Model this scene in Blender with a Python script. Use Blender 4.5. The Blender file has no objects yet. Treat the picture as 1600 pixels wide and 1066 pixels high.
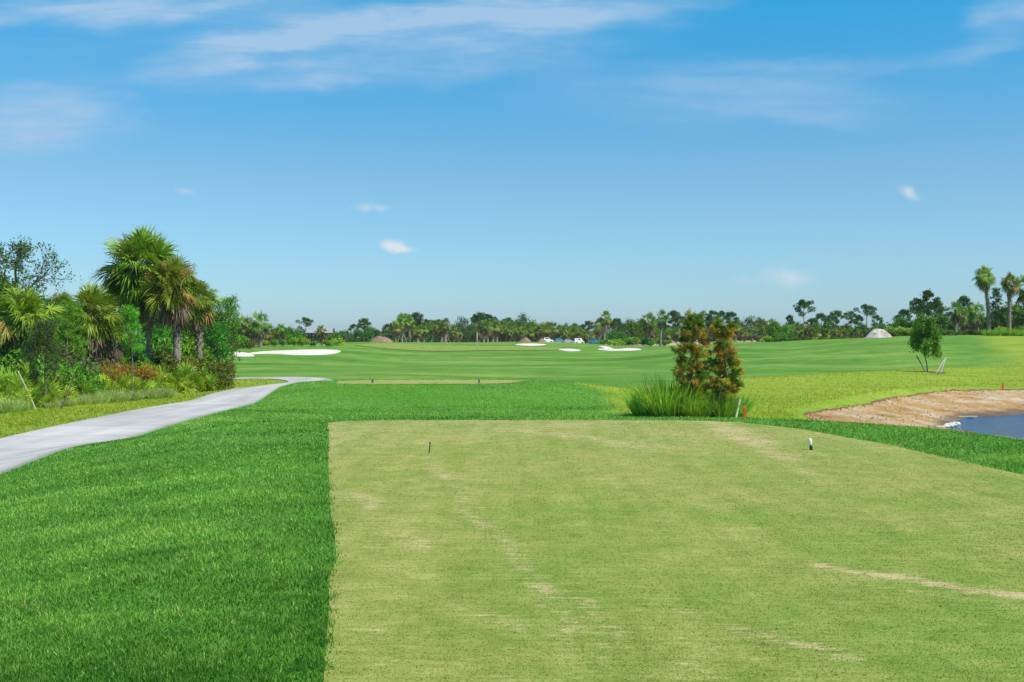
import bpy, math, random
import numpy as np

# ------------------------------------------------------------------ camera, sky, sun, exposure
F = 1778.0; HOR = 530.0; CAMZ = 1.7          # photo pixels (1600 wide)
SC = bpy.context.scene
COL = SC.collection
SC.render.engine = 'CYCLES'
cam_d = bpy.data.cameras.new('camera'); cam = bpy.data.objects.new('camera', cam_d); COL.objects.link(cam)
cam_d.sensor_width = 36.0; cam_d.lens = 36.0 * F / 1600.0
cam_d.clip_start = 0.1; cam_d.clip_end = 20000
cam.location = (0, 0, CAMZ)
cam.rotation_euler = (math.pi / 2 - math.atan((533 - HOR) / F), 0, 0)
SC.camera = cam
SC.view_settings.view_transform = 'Standard'
SC.view_settings.look = 'None'
SC.view_settings.exposure = 0.35
SC.view_settings.gamma = 1.0

SUN_EL = math.radians(56); SUN_AZ = math.radians(122)      # azimuth clockwise from +Y (view direction): behind, to the right
sdir = (math.sin(SUN_AZ) * math.cos(SUN_EL), math.cos(SUN_AZ) * math.cos(SUN_EL), math.sin(SUN_EL))
sun_d = bpy.data.lights.new('sun', 'SUN'); sun_d.energy = 4.6; sun_d.angle = math.radians(0.5); sun_d.color = (1.0, 0.955, 0.87)
sun = bpy.data.objects.new('sun', sun_d); COL.objects.link(sun)
from mathutils import Vector
sun.rotation_euler = Vector(sdir).to_track_quat('Z', 'Y').to_euler()


class NT:
    """small helper for writing node trees"""
    def __init__(s, tree):
        s.t = tree; s.n = tree.nodes; s.l = tree.links
        s.n.clear()

    def node(s, typ, **kw):
        n = s.n.new(typ)
        for k, v in kw.items(): setattr(n, k, v)
        return n

    def put(s, sock, v):
        if isinstance(v, bpy.types.NodeSocket): s.l.new(v, sock)
        elif v is not None:
            if hasattr(sock.default_value, '__len__') and not hasattr(v, '__len__'): sock.default_value = [v] * len(sock.default_value)
            elif hasattr(v, '__len__') and len(sock.default_value) == 4 and len(v) == 3: sock.default_value = (*v, 1)
            else: sock.default_value = v

    def math(s, op, a, b=None, c=None, clamp=False):
        n = s.node('ShaderNodeMath', operation=op); n.use_clamp = clamp
        s.put(n.inputs[0], a)
        if b is not None: s.put(n.inputs[1], b)
        if c is not None: s.put(n.inputs[2], c)
        return n.outputs[0]

    def noise(s, vec, scale, detail=2, rough=0.5, dist=0.0, out='Fac'):
        n = s.node('ShaderNodeTexNoise'); s.put(n.inputs['Vector'], vec)
        n.inputs['Scale'].default_value = scale; n.inputs['Detail'].default_value = detail
        n.inputs['Roughness'].default_value = rough; n.inputs['Distortion'].default_value = dist
        return n.outputs[out]

    def mapr(s, v, a, b, c=0.0, d=1.0, smooth=True):
        n = s.node('ShaderNodeMapRange'); n.interpolation_type = 'SMOOTHSTEP' if smooth else 'LINEAR'
        s.put(n.inputs[0], v); s.put(n.inputs[1], a); s.put(n.inputs[2], b); s.put(n.inputs[3], c); s.put(n.inputs[4], d)
        return n.outputs[0]

    def mix(s, f, a, b, mode='MIX'):
        n = s.node('ShaderNodeMix', data_type='RGBA', blend_type=mode)
        s.put(n.inputs[0], f); s.put(n.inputs[6], a); s.put(n.inputs[7], b)
        return n.outputs[2]

    def mapping(s, vec, scale=(1, 1, 1), rot=(0, 0, 0), loc=(0, 0, 0)):
        n = s.node('ShaderNodeMapping'); s.put(n.inputs['Vector'], vec)
        n.inputs['Scale'].default_value = scale; n.inputs['Rotation'].default_value = rot; n.inputs['Location'].default_value = loc
        return n.outputs[0]

    def attr(s, name, out='Fac'):
        n = s.node('ShaderNodeAttribute'); n.attribute_name = name; return n.outputs[out]

    def pos(s): return s.node('ShaderNodeNewGeometry').outputs['Position']

    def bump(s, h, strength=0.5, dist=0.02):
        n = s.node('ShaderNodeBump'); n.inputs['Strength'].default_value = strength; n.inputs['Distance'].default_value = dist
        s.put(n.inputs['Height'], h); return n.outputs[0]

    def ramp(s, f, stops, interp='LINEAR'):
        n = s.node('ShaderNodeValToRGB'); cr = n.color_ramp; cr.interpolation = interp
        while len(cr.elements) < len(stops): cr.elements.new(0.5)
        for e, (p, c) in zip(cr.elements, stops): e.position = p; e.color = (*c, 1)
        s.put(n.inputs[0], f); return n.outputs[0]


def build_world():
    w = bpy.data.worlds.new('World'); SC.world = w; w.use_nodes = True
    t = NT(w.node_tree)
    sky = t.node('ShaderNodeTexSky'); sky.sky_type = 'NISHITA'; sky.sun_disc = False
    sky.sun_elevation = SUN_EL; sky.sun_rotation = SUN_AZ
    sky.air_density = 1.0; sky.dust_density = 0.6; sky.ozone_density = 1.5
    tc = t.node('ShaderNodeTexCoord').outputs['Generated']
    sx = t.node('ShaderNodeSeparateXYZ'); t.put(sx.inputs[0], tc)
    x, y, z = sx.outputs
    # a deeper, polarised blue towards the zenith, paler towards the horizon
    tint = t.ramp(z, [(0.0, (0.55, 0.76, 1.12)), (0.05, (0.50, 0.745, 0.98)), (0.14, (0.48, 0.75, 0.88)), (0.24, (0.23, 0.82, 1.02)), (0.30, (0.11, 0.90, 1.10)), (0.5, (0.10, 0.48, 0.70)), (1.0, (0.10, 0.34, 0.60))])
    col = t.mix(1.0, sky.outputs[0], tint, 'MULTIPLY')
    ya = t.math('MAXIMUM', t.math('ABSOLUTE', y), 0.05)
    u = t.math('DIVIDE', x, ya); v = t.math('DIVIDE', z, ya)
    cb = t.node('ShaderNodeCombineXYZ'); t.put(cb.inputs[0], u); t.put(cb.inputs[1], v); uv = cb.outputs[0]
    warp = t.noise(t.mapping(uv, (3, 9, 1), (0, 0, 0.2)), 3.0, 4, 0.55, 0, 'Color')
    vm = t.node('ShaderNodeVectorMath', operation='SUBTRACT'); t.put(vm.inputs[0], warp); vm.inputs[1].default_value = (0.5, 0.5, 0.5)
    vs = t.node('ShaderNodeVectorMath', operation='MULTIPLY'); t.put(vs.inputs[0], vm.outputs[0]); vs.inputs[1].default_value = (0.16, 0.045, 0)
    va = t.node('ShaderNodeVectorMath', operation='ADD'); t.put(va.inputs[0], uv); t.put(va.inputs[1], vs.outputs[0]); wuv = va.outputs[0]
    warp2 = t.noise(uv, 45.0, 3, 0.6, 0, 'Color')
    vm2 = t.node('ShaderNodeVectorMath', operation='SUBTRACT'); t.put(vm2.inputs[0], warp2); vm2.inputs[1].default_value = (0.5, 0.5, 0.5)
    vs2 = t.node('ShaderNodeVectorMath', operation='MULTIPLY'); t.put(vs2.inputs[0], vm2.outputs[0]); vs2.inputs[1].default_value = (0.016, 0.010, 0)
    va2 = t.node('ShaderNodeVectorMath', operation='ADD'); t.put(va2.inputs[0], uv); t.put(va2.inputs[1], vs2.outputs[0]); puv = va2.outputs[0]
    streak = t.noise(t.mapping(uv, (2.2, 17, 1), (0, 0, 0.16)), 3.2, 6, 0.62, 0.6)
    streak2 = t.noise(t.mapping(uv, (3.0, 9, 1), (0, 0, -0.05)), 4.0, 5, 0.6, 0.3)

    def blob(src, px, py, rx, ry, ang, s):
        m = t.node('ShaderNodeMapping', vector_type='TEXTURE'); t.put(m.inputs['Vector'], src)
        m.inputs['Location'].default_value = ((px - 800) / F, (HOR - py) / F, 0)
        m.inputs['Rotation'].default_value = (0, 0, math.radians(ang)); m.inputs['Scale'].default_value = (rx / F, ry / F, 1)
        l = t.node('ShaderNodeVectorMath', operation='LENGTH'); t.put(l.inputs[0], m.outputs[0])
        return t.mapr(l.outputs['Value'], 1.0, 0.0, 0.0, s)

    def total(lst):
        a = lst[0]
        for b in lst[1:]: a = t.math('ADD', a, b)
        return a
    cirrus = total([blob(wuv, 180, 14, 460, 40, 3, 1.0), blob(wuv, 370, 84, 250, 36, 11, 0.85), blob(wuv, 740, 30, 500, 55, 4, 1.1), blob(wuv, 500, 60, 760, 110, 4, 0.30),
                    blob(wuv, 450, 122, 280, 34, 4, 0.42), blob(wuv, 740, 98, 360, 48, 6, 0.50), blob(wuv, 50, 180, 200, 72, 0, 1.05), blob(wuv, 150, 168, 90, 36, 5, 0.35),
                    blob(wuv, 1120, 150, 400, 70, -2, 0.50), blob(wuv, 1300, 105, 230, 20, 3, 0.35), blob(wuv, 1250, 190, 230, 22, -2, 0.30), blob(wuv, 1600, 15, 130, 45, 10, 0.6), blob(wuv, 1540, 78, 150, 30, 15, 0.35)])
    m1 = t.mapr(streak, 0.22, 0.78, 0.35, 1.0); m2 = t.mapr(streak2, 0.25, 0.75, 0.60, 1.0)
    cir = t.math('MULTIPLY', t.math('MULTIPLY', cirrus, m1), m2)
    cir = t.math('MINIMUM', t.math('MULTIPLY', cir, 1.45), 0.85)
    puff = total([blob(puv, 618, 383, 34, 14, -8, 1.5), blob(puv, 640, 388, 18, 8, -8, 0.5), blob(puv, 580, 325, 42, 11, 0, 0.45),
                  blob(puv, 1228, 433, 58, 22, -5, 0.55), blob(puv, 1165, 438, 30, 12, 0, 0.2), blob(puv, 1418, 302, 24, 13, -35, 0.65), blob(puv, 290, 300, 24, 9, -15, 0.22)])
    puff = t.math('MULTIPLY', puff, t.mapr(t.noise(uv, 60, 4, 0.6), 0.3, 0.6, 0.45, 1.0), clamp=True)
    fw_ = t.mapr(y, 0.0, 0.2)
    col = t.mix(t.math('MULTIPLY', cir, fw_), col, (2.75, 3.95, 5.35, 1))
    col = t.mix(t.math('MULTIPLY', puff, fw_), col, (4.8, 5.2, 5.6, 1))
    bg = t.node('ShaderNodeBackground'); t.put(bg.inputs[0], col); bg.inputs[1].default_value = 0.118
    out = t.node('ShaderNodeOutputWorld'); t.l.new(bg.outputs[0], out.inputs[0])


build_world()

# ------------------------------------------------------------------ terrain function
rng = np.random.default_rng(7)


def ss(a, b, x):
    t = np.clip((x - a) / (b - a), 0, 1); return t * t * (3 - 2 * t)


def sd_poly(P, X, Y):
    P = np.asarray(P, float); X = np.asarray(X, float); Y = np.asarray(Y, float)
    d = np.full(X.shape, 1e18); s = np.ones(X.shape); n = len(P)
    for i in range(n):
        ax, ay = P[i]; bx, by = P[i - 1]
        ex, ey = bx - ax, by - ay; wx, wy = X - ax, Y - ay
        t = np.clip((wx * ex + wy * ey) / (ex * ex + ey * ey + 1e-12), 0, 1)
        d = np.minimum(d, (wx - ex * t) ** 2 + (wy - ey * t) ** 2)
        c1 = Y >= ay; c2 = Y < by; c3 = ex * wy > ey * wx
        s = np.where((c1 & c2 & c3) | (~c1 & ~c2 & ~c3), -s, s)
    return s * np.sqrt(d)


def smooth_poly(P, it=2):
    P = [tuple(p) for p in P]
    for _ in range(it):
        Q = []
        for i in range(len(P)):
            a, b = P[i], P[(i + 1) % len(P)]
            Q += [(a[0] * .75 + b[0] * .25, a[1] * .75 + b[1] * .25), (a[0] * .25 + b[0] * .75, a[1] * .25 + b[1] * .75)]
        P = Q
    return P


def wob(X, Y, s, seed=0.0):
    """cheap smooth pseudo noise, about -1..1"""
    return (np.sin(X * s * 1.0 + 1.3 + seed) * np.cos(Y * s * 0.83 + 2.1 - seed) + 0.6 * np.sin(X * s * 1.9 - Y * s * 1.3 + seed * 2.3)
            + 0.4 * np.cos(X * s * 3.1 + Y * s * 2.7 + seed * 1.7)) / 2.0


TEE = [(-0.45, -3.0), (-0.62, 2.5), (-0.93, 5.6), (-1.13, 7.0), (-1.315, 8.2), (-1.34, 8.7), (-1.52, 9.75), (-1.79, 11.2), (-2.57, 15.9), (-3.3, 20.5), (-3.72, 22.9), (-3.45, 23.55), (-2.5, 23.75), (0.5, 23.8),
       (3.5, 23.75), (4.65, 23.2), (5.4, 21.6), (6.05, 18.2), (6.38, 14.3), (6.6, 8), (6.6, -3.0)]
FTEE = [(-8.3, 53.6), (-7.4, 52.9), (-2, 53.0), (-0.2, 53.8), (0.8, 57.4), (-0.5, 58.2), (-4, 58.4), (-7.6, 58.1), (-8.6, 56.5)]
POND = [(18.0, 47.2), (19.3, 50.4), (21.3, 53.6), (25.5, 56.5), (34, 59.5), (60, 64), (66, 40), (52, 25), (30, 24), (23, 28), (19.6, 36), (18.2, 43)]
BANKP = [(10.2, 38.5), (11.0, 43), (13.3, 47.5), (16, 51.8), (20.2, 58.2), (25, 63.4), (30, 65.2), (42, 69), (64, 74), (74, 40), (56, 20), (30, 19), (20, 24), (14, 32)]
PATH = [(-4.5, -12), (-6.4, -2), (-8.4, 8), (-10.0, 18), (-11.1, 28), (-11.65, 37), (-12.0, 46), (-12.25, 54), (-12.2, 61), (-11.95, 66), (-12.3, 70.5), (-14.2, 74.6), (-18, 77.3), (-24, 78.8), (-34, 80.5), (-50, 84)]
WATER_Z = -2.0


def height(X, Y):
    X = np.asarray(X, float); Y = np.asarray(Y, float)
    far = ss(28, 60, Y)
    b = -1.0 + 0.20 * ss(-4.5, -9.5, X) * (1 - ss(34, 60, Y))
    b = b + 1.30 * ss(100, 152, Y) + 0.85 * ss(150, 170, Y) * (1 - 0.8 * ss(12, 40, np.abs(X + 8)))
    b = b - 0.75 * ss(185, 260, Y)
    b = b + 0.60 * ss(88, 120, Y) * ss(-10, -22, X) * (1 - ss(135, 190, Y))
    tz = np.interp(X, [14, 22.8, 30.4, 38, 45.6, 53.1, 60.7, 80], [0.35, 0.68, 0.82, 1.50, 1.90, 2.25, 2.22, 2.1])
    tz = tz - 0.9 * ss(140, 175, Y) * ss(1.0, 2.2, tz)
    b = b + (tz - b) * ss(10, 24, X) * ss(80, 134, Y)
    b = b + far * (0.10 * wob(X, Y, 0.16, 1.0) + 0.12 * wob(X, Y, 0.06, 4.0)) * (1 - ss(400, 600, Y))
    b = b + 0.22 * wob(X, Y, 0.13, 8.0) * ss(10, 22, X) * ss(78, 95, Y) * (1 - ss(125, 140, Y)) + 0.10 * wob(X, Y, 0.2, 3.0) * ss(66, 80, Y) * (1 - ss(130, 150, Y))
    # ridge carrying the lit rough on the right
    b = b + 0.42 * np.exp(-((Y - np.minimum(66 + 0.95 * (X - 12), 88)) / 7.0) ** 2) * ss(6, 16, X)
    # forward tee
    d2 = sd_poly(FTEE, X, Y)
    b = b + (-0.4 - b) * (1 - ss(0.7, 8.0, d2))
    # pond basin
    dp = sd_poly(POND, X, Y) + 0.45 * wob(X, Y, 0.9, 2.0)
    db = sd_poly(BANKP, X, Y) + 0.22 * wob(X, Y, 1.3, 4)
    fr = np.clip(dp, 0, 30) / (np.clip(dp, 0, 30) + np.clip(-db, 0.0, 30) + 1e-6)
    bank = np.where(dp < 0, WATER_Z + np.clip(dp, -6, 0) * 0.25, WATER_Z + 0.78 * fr)
    w = np.where(db < 0, 1.0, 1 - ss(0.0, 0.8, db))
    b = b + (np.minimum(bank, b) - b) * w
    # tee mound
    d = sd_poly(TEE, X, Y)
    s0 = 0.75 + 0.3 * ss(-3, -6, X) + 1.5 * ss(3.5, 6.2, X) * ss(26, 21, Y)
    s1 = 7.2 + 0.8 * ss(-3, -6, X)
    k = ss(0, 1, (d - s0) / (s1 - s0))
    z = b * k + 0.006 * wob(X, Y, 1.1, 0.5) * (1 - k)
    return z


def zt(x, y): return float(height(np.array([x]), np.array([y]))[0])


def hit(px, py):
    """where the sight line through a photo pixel meets the ground"""
    ys = np.concatenate([np.linspace(4, 120, 2400), np.linspace(120, 600, 2400)])
    xs = (px - 800) / F * ys; zs = CAMZ - (py - HOR) / F * ys
    g = height(xs, ys)
    i = np.argmax(g >= zs)
    if not (g >= zs).any(): i = len(ys) - 1
    return float(xs[i]), float(ys[i])


# ------------------------------------------------------------------ mesh building
class MB:
    def __init__(s): s.v = []; s.f = []; s.t = []; s.n = 0

    def add(s, V, Fc, tint=0.5):
        V = np.asarray(V, float).reshape(-1, 3); Fc = np.asarray(Fc, int)
        if Fc.shape[1] == 3: Fc = np.concatenate([Fc, -np.ones((len(Fc), 1), int) - s.n], axis=1)
        s.v.append(V); s.f.append(Fc + s.n); s.t.append(np.broadcast_to(np.asarray(tint, float), (len(V),)).copy() if np.ndim(tint) <= 1 else tint)
        s.n += len(V)

    def mesh(s, name, mats, smooth=False):
        V = np.concatenate(s.v); Fc = np.concatenate(s.f); T = np.concatenate(s.t)
        cnt = np.where(Fc[:, 3] < 0, 3, 4); flat = Fc.reshape(-1); flat = flat[flat >= 0]
        me = bpy.data.meshes.new(name); me.vertices.add(len(V)); me.vertices.foreach_set('co', V.astype(np.float32).ravel())
        me.loops.add(len(flat)); me.loops.foreach_set('vertex_index', flat.astype(np.int32))
        me.polygons.add(len(Fc)); st = np.concatenate([[0], np.cumsum(cnt)[:-1]])
        me.polygons.foreach_set('loop_start', st.astype(np.int32))
        try: me.polygons.foreach_set('loop_total', cnt.astype(np.int32))
        except Exception: pass
        me.polygons.foreach_set('use_smooth', np.full(len(Fc), smooth))
        a = me.attributes.new('tint', 'FLOAT', 'POINT'); a.data.foreach_set('value', T.astype(np.float32))
        for m in (mats if isinstance(mats, (list, tuple)) else [mats]): me.materials.append(m)
        me.update(calc_edges=True); me.validate()
        return me

    def build(s, name, mat, parent=None, smooth=False):
        return link(name, s.mesh(name, mat, smooth), parent)

    def tube(s, pts, rad, n=8, tint=0.5, cap=True):
        pts = np.asarray(pts, float); rad = np.broadcast_to(np.asarray(rad, float), (len(pts),))
        tan = np.gradient(pts, axis=0); tan /= np.linalg.norm(tan, axis=1)[:, None] + 1e-9
        ref = np.array([0, 0, 1.0]) if abs(tan[0][2]) < 0.9 else np.array([1.0, 0, 0])
        a = np.cross(tan, ref); a /= np.linalg.norm(a, axis=1)[:, None] + 1e-9; b = np.cross(tan, a)
        th = np.linspace(0, 2 * np.pi, n, endpoint=False)
        ring = a[:, None, :] * np.cos(th)[None, :, None] + b[:, None, :] * np.sin(th)[None, :, None]
        V = pts[:, None, :] + ring * rad[:, None, None]
        m = len(pts); i = np.arange(m - 1)[:, None] * n; j = np.arange(n)[None, :]; j2 = (j + 1) % n
        Fc = np.stack([i + j, i + j2, i + n + j2, i + n + j], -1).reshape(-1, 4)
        V = V.reshape(-1, 3)
        if cap:
            V = np.concatenate([V, pts[:1], pts[-1:]]); k = m * n
            jj = np.arange(n); c0 = np.stack([(jj + 1) % n, jj, np.full(n, k), np.full(n, k)], -1)
            Fc4 = Fc
            s.add(V, np.concatenate([Fc4, ]), tint)
            base = s.n - len(V)
            tri = np.concatenate([np.stack([(jj + 1) % n, jj, np.full(n, k)], -1), np.stack([(m - 1) * n + jj, (m - 1) * n + (jj + 1) % n, np.full(n, k + 1)], -1)])
            tri = np.concatenate([tri + base, -np.ones((len(tri), 1), int)], 1)
            s.f.append(tri)
        else:
            s.add(V, Fc, tint)

    def box(s, c, size, rotz=0.0, tint=0.5, taper=1.0):
        sx, sy, sz = [q / 2 for q in size]
        P = np.array([(x * (taper if z > 0 else 1), y * (taper if z > 0 else 1), z) for z in (-sz, sz) for x, y in ((-sx, -sy), (sx, -sy), (sx, sy), (-sx, sy))], float)
        cr, sr = math.cos(rotz), math.sin(rotz)
        P = np.stack([P[:, 0] * cr - P[:, 1] * sr, P[:, 0] * sr + P[:, 1] * cr, P[:, 2]], -1) + np.asarray(c, float)
        s.add(P, [(0, 3, 2, 1), (4, 5, 6, 7), (0, 1, 5, 4), (1, 2, 6, 5), (2, 3, 7, 6), (3, 0, 4, 7)], tint)

    def leaves(s, C, size, tint, r, asp=0.5, up=0.0, size_var=0.35):
        N = len(C)
        a = r.normal(size=(N, 3)); a /= np.linalg.norm(a, axis=1)[:, None]
        nrm = r.normal(size=(N, 3)); nrm[:, 2] += up * 2; b = np.cross(nrm, a); b /= np.linalg.norm(b, axis=1)[:, None] + 1e-9
        sz = size * (1 + size_var * r.normal(size=N))[:, None]; sz = np.abs(sz)
        k = np.cross(a, b) * sz * 0.15
        V = np.stack([C - a * sz, C + b * sz * asp + k, C + a * sz, C - b * sz * asp + k], 1).reshape(-1, 3)
        Fc = np.arange(N * 4).reshape(-1, 4)
        s.add(V, Fc, np.repeat(np.broadcast_to(tint, (N,)), 4))

    def blades(s, base, direc, L, w, tint, bend=0.0, seg=1):
        """thin tapered blades: base (N,3), unit direction (N,3), length (N,), width (N,)"""
        N = len(base); L = np.broadcast_to(L, (N,))[:, None]; w = np.broadcast_to(w, (N,))[:, None]; bend = np.broadcast_to(bend, (N,))[:, None]
        side = np.cross(direc, np.array([0.3, 0.7, 0.4])); side /= np.linalg.norm(side, axis=1)[:, None] + 1e-9
        rot = rng.normal(size=(N, 3)); side2 = np.cross(direc, rot); side2 /= np.linalg.norm(side2, axis=1)[:, None] + 1e-9; side = side2
        tint = np.broadcast_to(tint, (N,))
        if seg == 1:
            V = np.stack([base - side * w, base + side * w, base + direc * L + np.array([0, 0, -1.0]) * bend * L], 1).reshape(-1, 3)
            s.add(V, np.arange(N * 3).reshape(-1, 3), np.repeat(tint, 3))
        else:
            mid = base + direc * L * 0.55 + np.array([0, 0, -1.0]) * bend * L * 0.22
            tip = base + direc * L + np.array([0, 0, -1.0]) * bend * L
            V = np.stack([base - side * w, base + side * w, mid + side * w * 0.8, mid - side * w * 0.8, tip], 1).reshape(-1, 3)
            k = np.arange(N)[:, None] * 5
            Fq = k + np.array([[0, 1, 2, 3]]); Ft = k + np.array([[3, 2, 4]])
            s.add(V, Fq, np.repeat(tint, 5)); b0 = s.n - len(V)
            s.f.append(np.concatenate([Ft + b0, -np.ones((N, 1), int)], 1))


def link(name, me, parent=None):
    o = bpy.data.objects.new(name, me); COL.objects.link(o)
    if parent is not None: o.parent = parent
    return o


def tag(o, label=None, cat=None, group=None, kind=None):
    if label: o['label'] = label
    if cat: o['category'] = cat
    if group: o['group'] = group
    if kind: o['kind'] = kind
    return o


def empty(name, loc=(0, 0, 0), rz=0.0, sc=1.0):
    o = bpy.data.objects.new(name, None); COL.objects.link(o); o.location = loc; o.rotation_euler = (0, 0, rz); o.scale = (sc,) * 3 if np.ndim(sc) == 0 else sc
    o.empty_display_size = 0.3
    return o


# ------------------------------------------------------------------ materials
def material(name):
    m = bpy.data.materials.new(name); m.use_nodes = True; t = NT(m.node_tree)
    p = t.node('ShaderNodeBsdfPrincipled'); o = t.node('ShaderNodeOutputMaterial'); t.l.new(p.outputs[0], o.inputs[0])
    return m, t, p, o


def leaf_mat(name, c0, c1, trans=0.35, rough=0.5, vary=0.25, third=None, patch=0):
    m, t, p, o = material(name)
    ti = t.attr('tint')
    if patch:
        def wv(n, k): return t.math('MULTIPLY', t.math('SUBTRACT', n, 0.5), k * patch)
        ti = t.math('ADD', ti, wv(t.noise(t.mapping(t.pos(), (0.6, 1, 1)), 0.8, 4, 0.6), 1.4))
        ti = t.math('ADD', ti, wv(t.noise(t.pos(), 6.0, 3, 0.6), 0.9))
        ti = t.math('ADD', ti, wv(t.noise(t.mapping(t.pos(), (0.5, 1, 1), (0, 0, 0.3)), 0.28, 4, 0.6), 1.5))
    col = t.mix(t.mapr(ti, 0, 1, smooth=False), (*c0, 1), (*c1, 1))
    if third is not None: col = t.mix(t.mapr(ti, 1.05, 1.6), col, (*third, 1))
    rnd = t.node('ShaderNodeObjectInfo').outputs['Random']
    n = t.noise(t.pos(), 0.9, 2, 0.6)
    hs = t.node('ShaderNodeHueSaturation'); t.put(hs.inputs['Color'], col)
    t.put(hs.inputs['Hue'], t.mapr(rnd, 0, 1, 0.5 - 0.03 * vary / 0.25, 0.5 + 0.022 * vary / 0.25, False))
    t.put(hs.inputs['Value'], t.math('MULTIPLY', t.mapr(n, 0.3, 0.7, 1 - vary, 1 + vary), t.mapr(rnd, 0, 1, 1 - vary * .6, 1 + vary * .6, False)))
    t.put(p.inputs['Base Color'], hs.outputs[0]); p.inputs['Roughness'].default_value = rough
    p.inputs['Specular IOR Level'].default_value = 0.18
    tr = t.node('ShaderNodeBsdfTranslucent')
    t.put(tr.inputs[0], t.mix(1.0, hs.outputs[0], (1.5, 1.35, 0.5, 1), 'MULTIPLY'))
    mx = t.node('ShaderNodeMixShader'); mx.inputs[0].default_value = trans
    t.l.new(p.outputs[0], mx.inputs[1]); t.l.new(tr.outputs[0], mx.inputs[2]); t.l.new(mx.outputs[0], o.inputs[0])
    return m


def flat_mat(name, c0, c1=None, rough=0.7, scale=6.0, bump=0.0, metal=0.0, stretch=(1, 1, 1), bscale=None):
    m, t, p, o = material(name)
    tc = t.node('ShaderNodeTexCoord').outputs['Object']
    c1 = c1 or tuple(q * 0.75 for q in c0)
    v = t.mapping(tc, stretch)
    n = t.noise(v, scale, 5, 0.65)
    t.put(p.inputs['Base Color'], t.mix(t.mapr(n, 0.3, 0.7), (*c0, 1), (*c1, 1)))
    p.inputs['Roughness'].default_value = rough; p.inputs['Metallic'].default_value = metal
    if bump: t.put(p.inputs['Normal'], t.bump(t.noise(v, bscale or scale * 3, 4, 0.6), 0.8, bump))
    return m


def turf_nodes(t, kind):
    """colour + bump for the grass sheets, from world position"""
    P = t.pos()
    fine = t.noise(P, 55, 3, 0.7); med = t.noise(P, 7, 4, 0.65); big = t.noise(t.mapping(P, (0.35, 1.0, 1)), 0.35, 4, 0.6)
    streak = t.noise(t.mapping(P, (1.0, 5.0, 1)), 4.0, 4, 0.65)
    return P, fine, med, big, streak


def ground_material():
    m, t, p, o = material('turf')
    P, fine, med, big, streak = turf_nodes(t, 0)
    far = t.noise(t.mapping(P, (0.25, 1.0, 1), (0, 0, 0.06)), 0.16, 5, 0.6)
    lr = t.attr('light'); fw = t.attr('fair'); dry = t.attr('dry')
    # lush rough
    rough = t.ramp(t.math('ADD', t.math('MULTIPLY', med, 0.5), t.math('MULTIPLY', fine, 0.5)), [(0.33, (0.030, 0.120, 0.010)), (0.5, (0.065, 0.215, 0.016)), (0.68, (0.150, 0.320, 0.040))])
    rough = t.mix(t.mapr(big, 0.45, 0.72, 0, 0.6), rough, (0.115, 0.255, 0.050, 1))
    # fairway
    mott = t.noise(t.mapping(P, (0.5, 1.0, 1), (0, 0, -0.1)), 0.9, 5, 0.7)
    fair = t.ramp(t.math('ADD', t.math('ADD', t.math('MULTIPLY', med, 0.15), t.math('MULTIPLY', mott, 0.40)), t.math('MULTIPLY', far, 0.45)), [(0.38, (0.050, 0.155, 0.014)), (0.5, (0.105, 0.235, 0.028)), (0.62, (0.215, 0.320, 0.068))])
    # sun-bleached long grass
    lst = t.noise(t.mapping(P, (0.35, 1.6, 1), (0, 0, -0.35)), 0.7, 5, 0.65)
    light = t.ramp(t.math('ADD', t.math('MULTIPLY', med, 0.30), t.math('MULTIPLY', t.math('ADD', big, lst), 0.35)), [(0.33, (0.110, 0.210, 0.014)), (0.5, (0.215, 0.310, 0.028)), (0.68, (0.370, 0.385, 0.075))])
    brk = t.math('MULTIPLY', t.math('SUBTRACT', med, 0.5), 0.5)
    brk2 = t.math('ADD', brk, t.math('MULTIPLY', t.math('SUBTRACT', fine, 0.5), 0.25))
    col = t.mix(t.mapr(t.math('ADD', fw, brk), 0.35, 0.65), rough, fair)
    col = t.mix(t.mapr(t.math('ADD', lr, t.math('MULTIPLY', brk, 1.8)), 0.15, 0.85), col, light)
    straw = t.ramp(med, [(0.35, (0.30, 0.26, 0.13)), (0.65, (0.48, 0.42, 0.26))])
    col = t.mix(t.mapr(t.math('ADD', dry, brk2), 0.35, 0.65), col, straw)
    t.put(p.inputs['Base Color'], col); p.inputs['Roughness'].default_value = 0.9; p.inputs['Specular IOR Level'].default_value = 0.12
    hgt = t.math('ADD', t.math('MULTIPLY', fine, 0.35), med)
    t.put(p.inputs['Normal'], t.bump(hgt, 0.7, 0.06))
    return m


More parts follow.
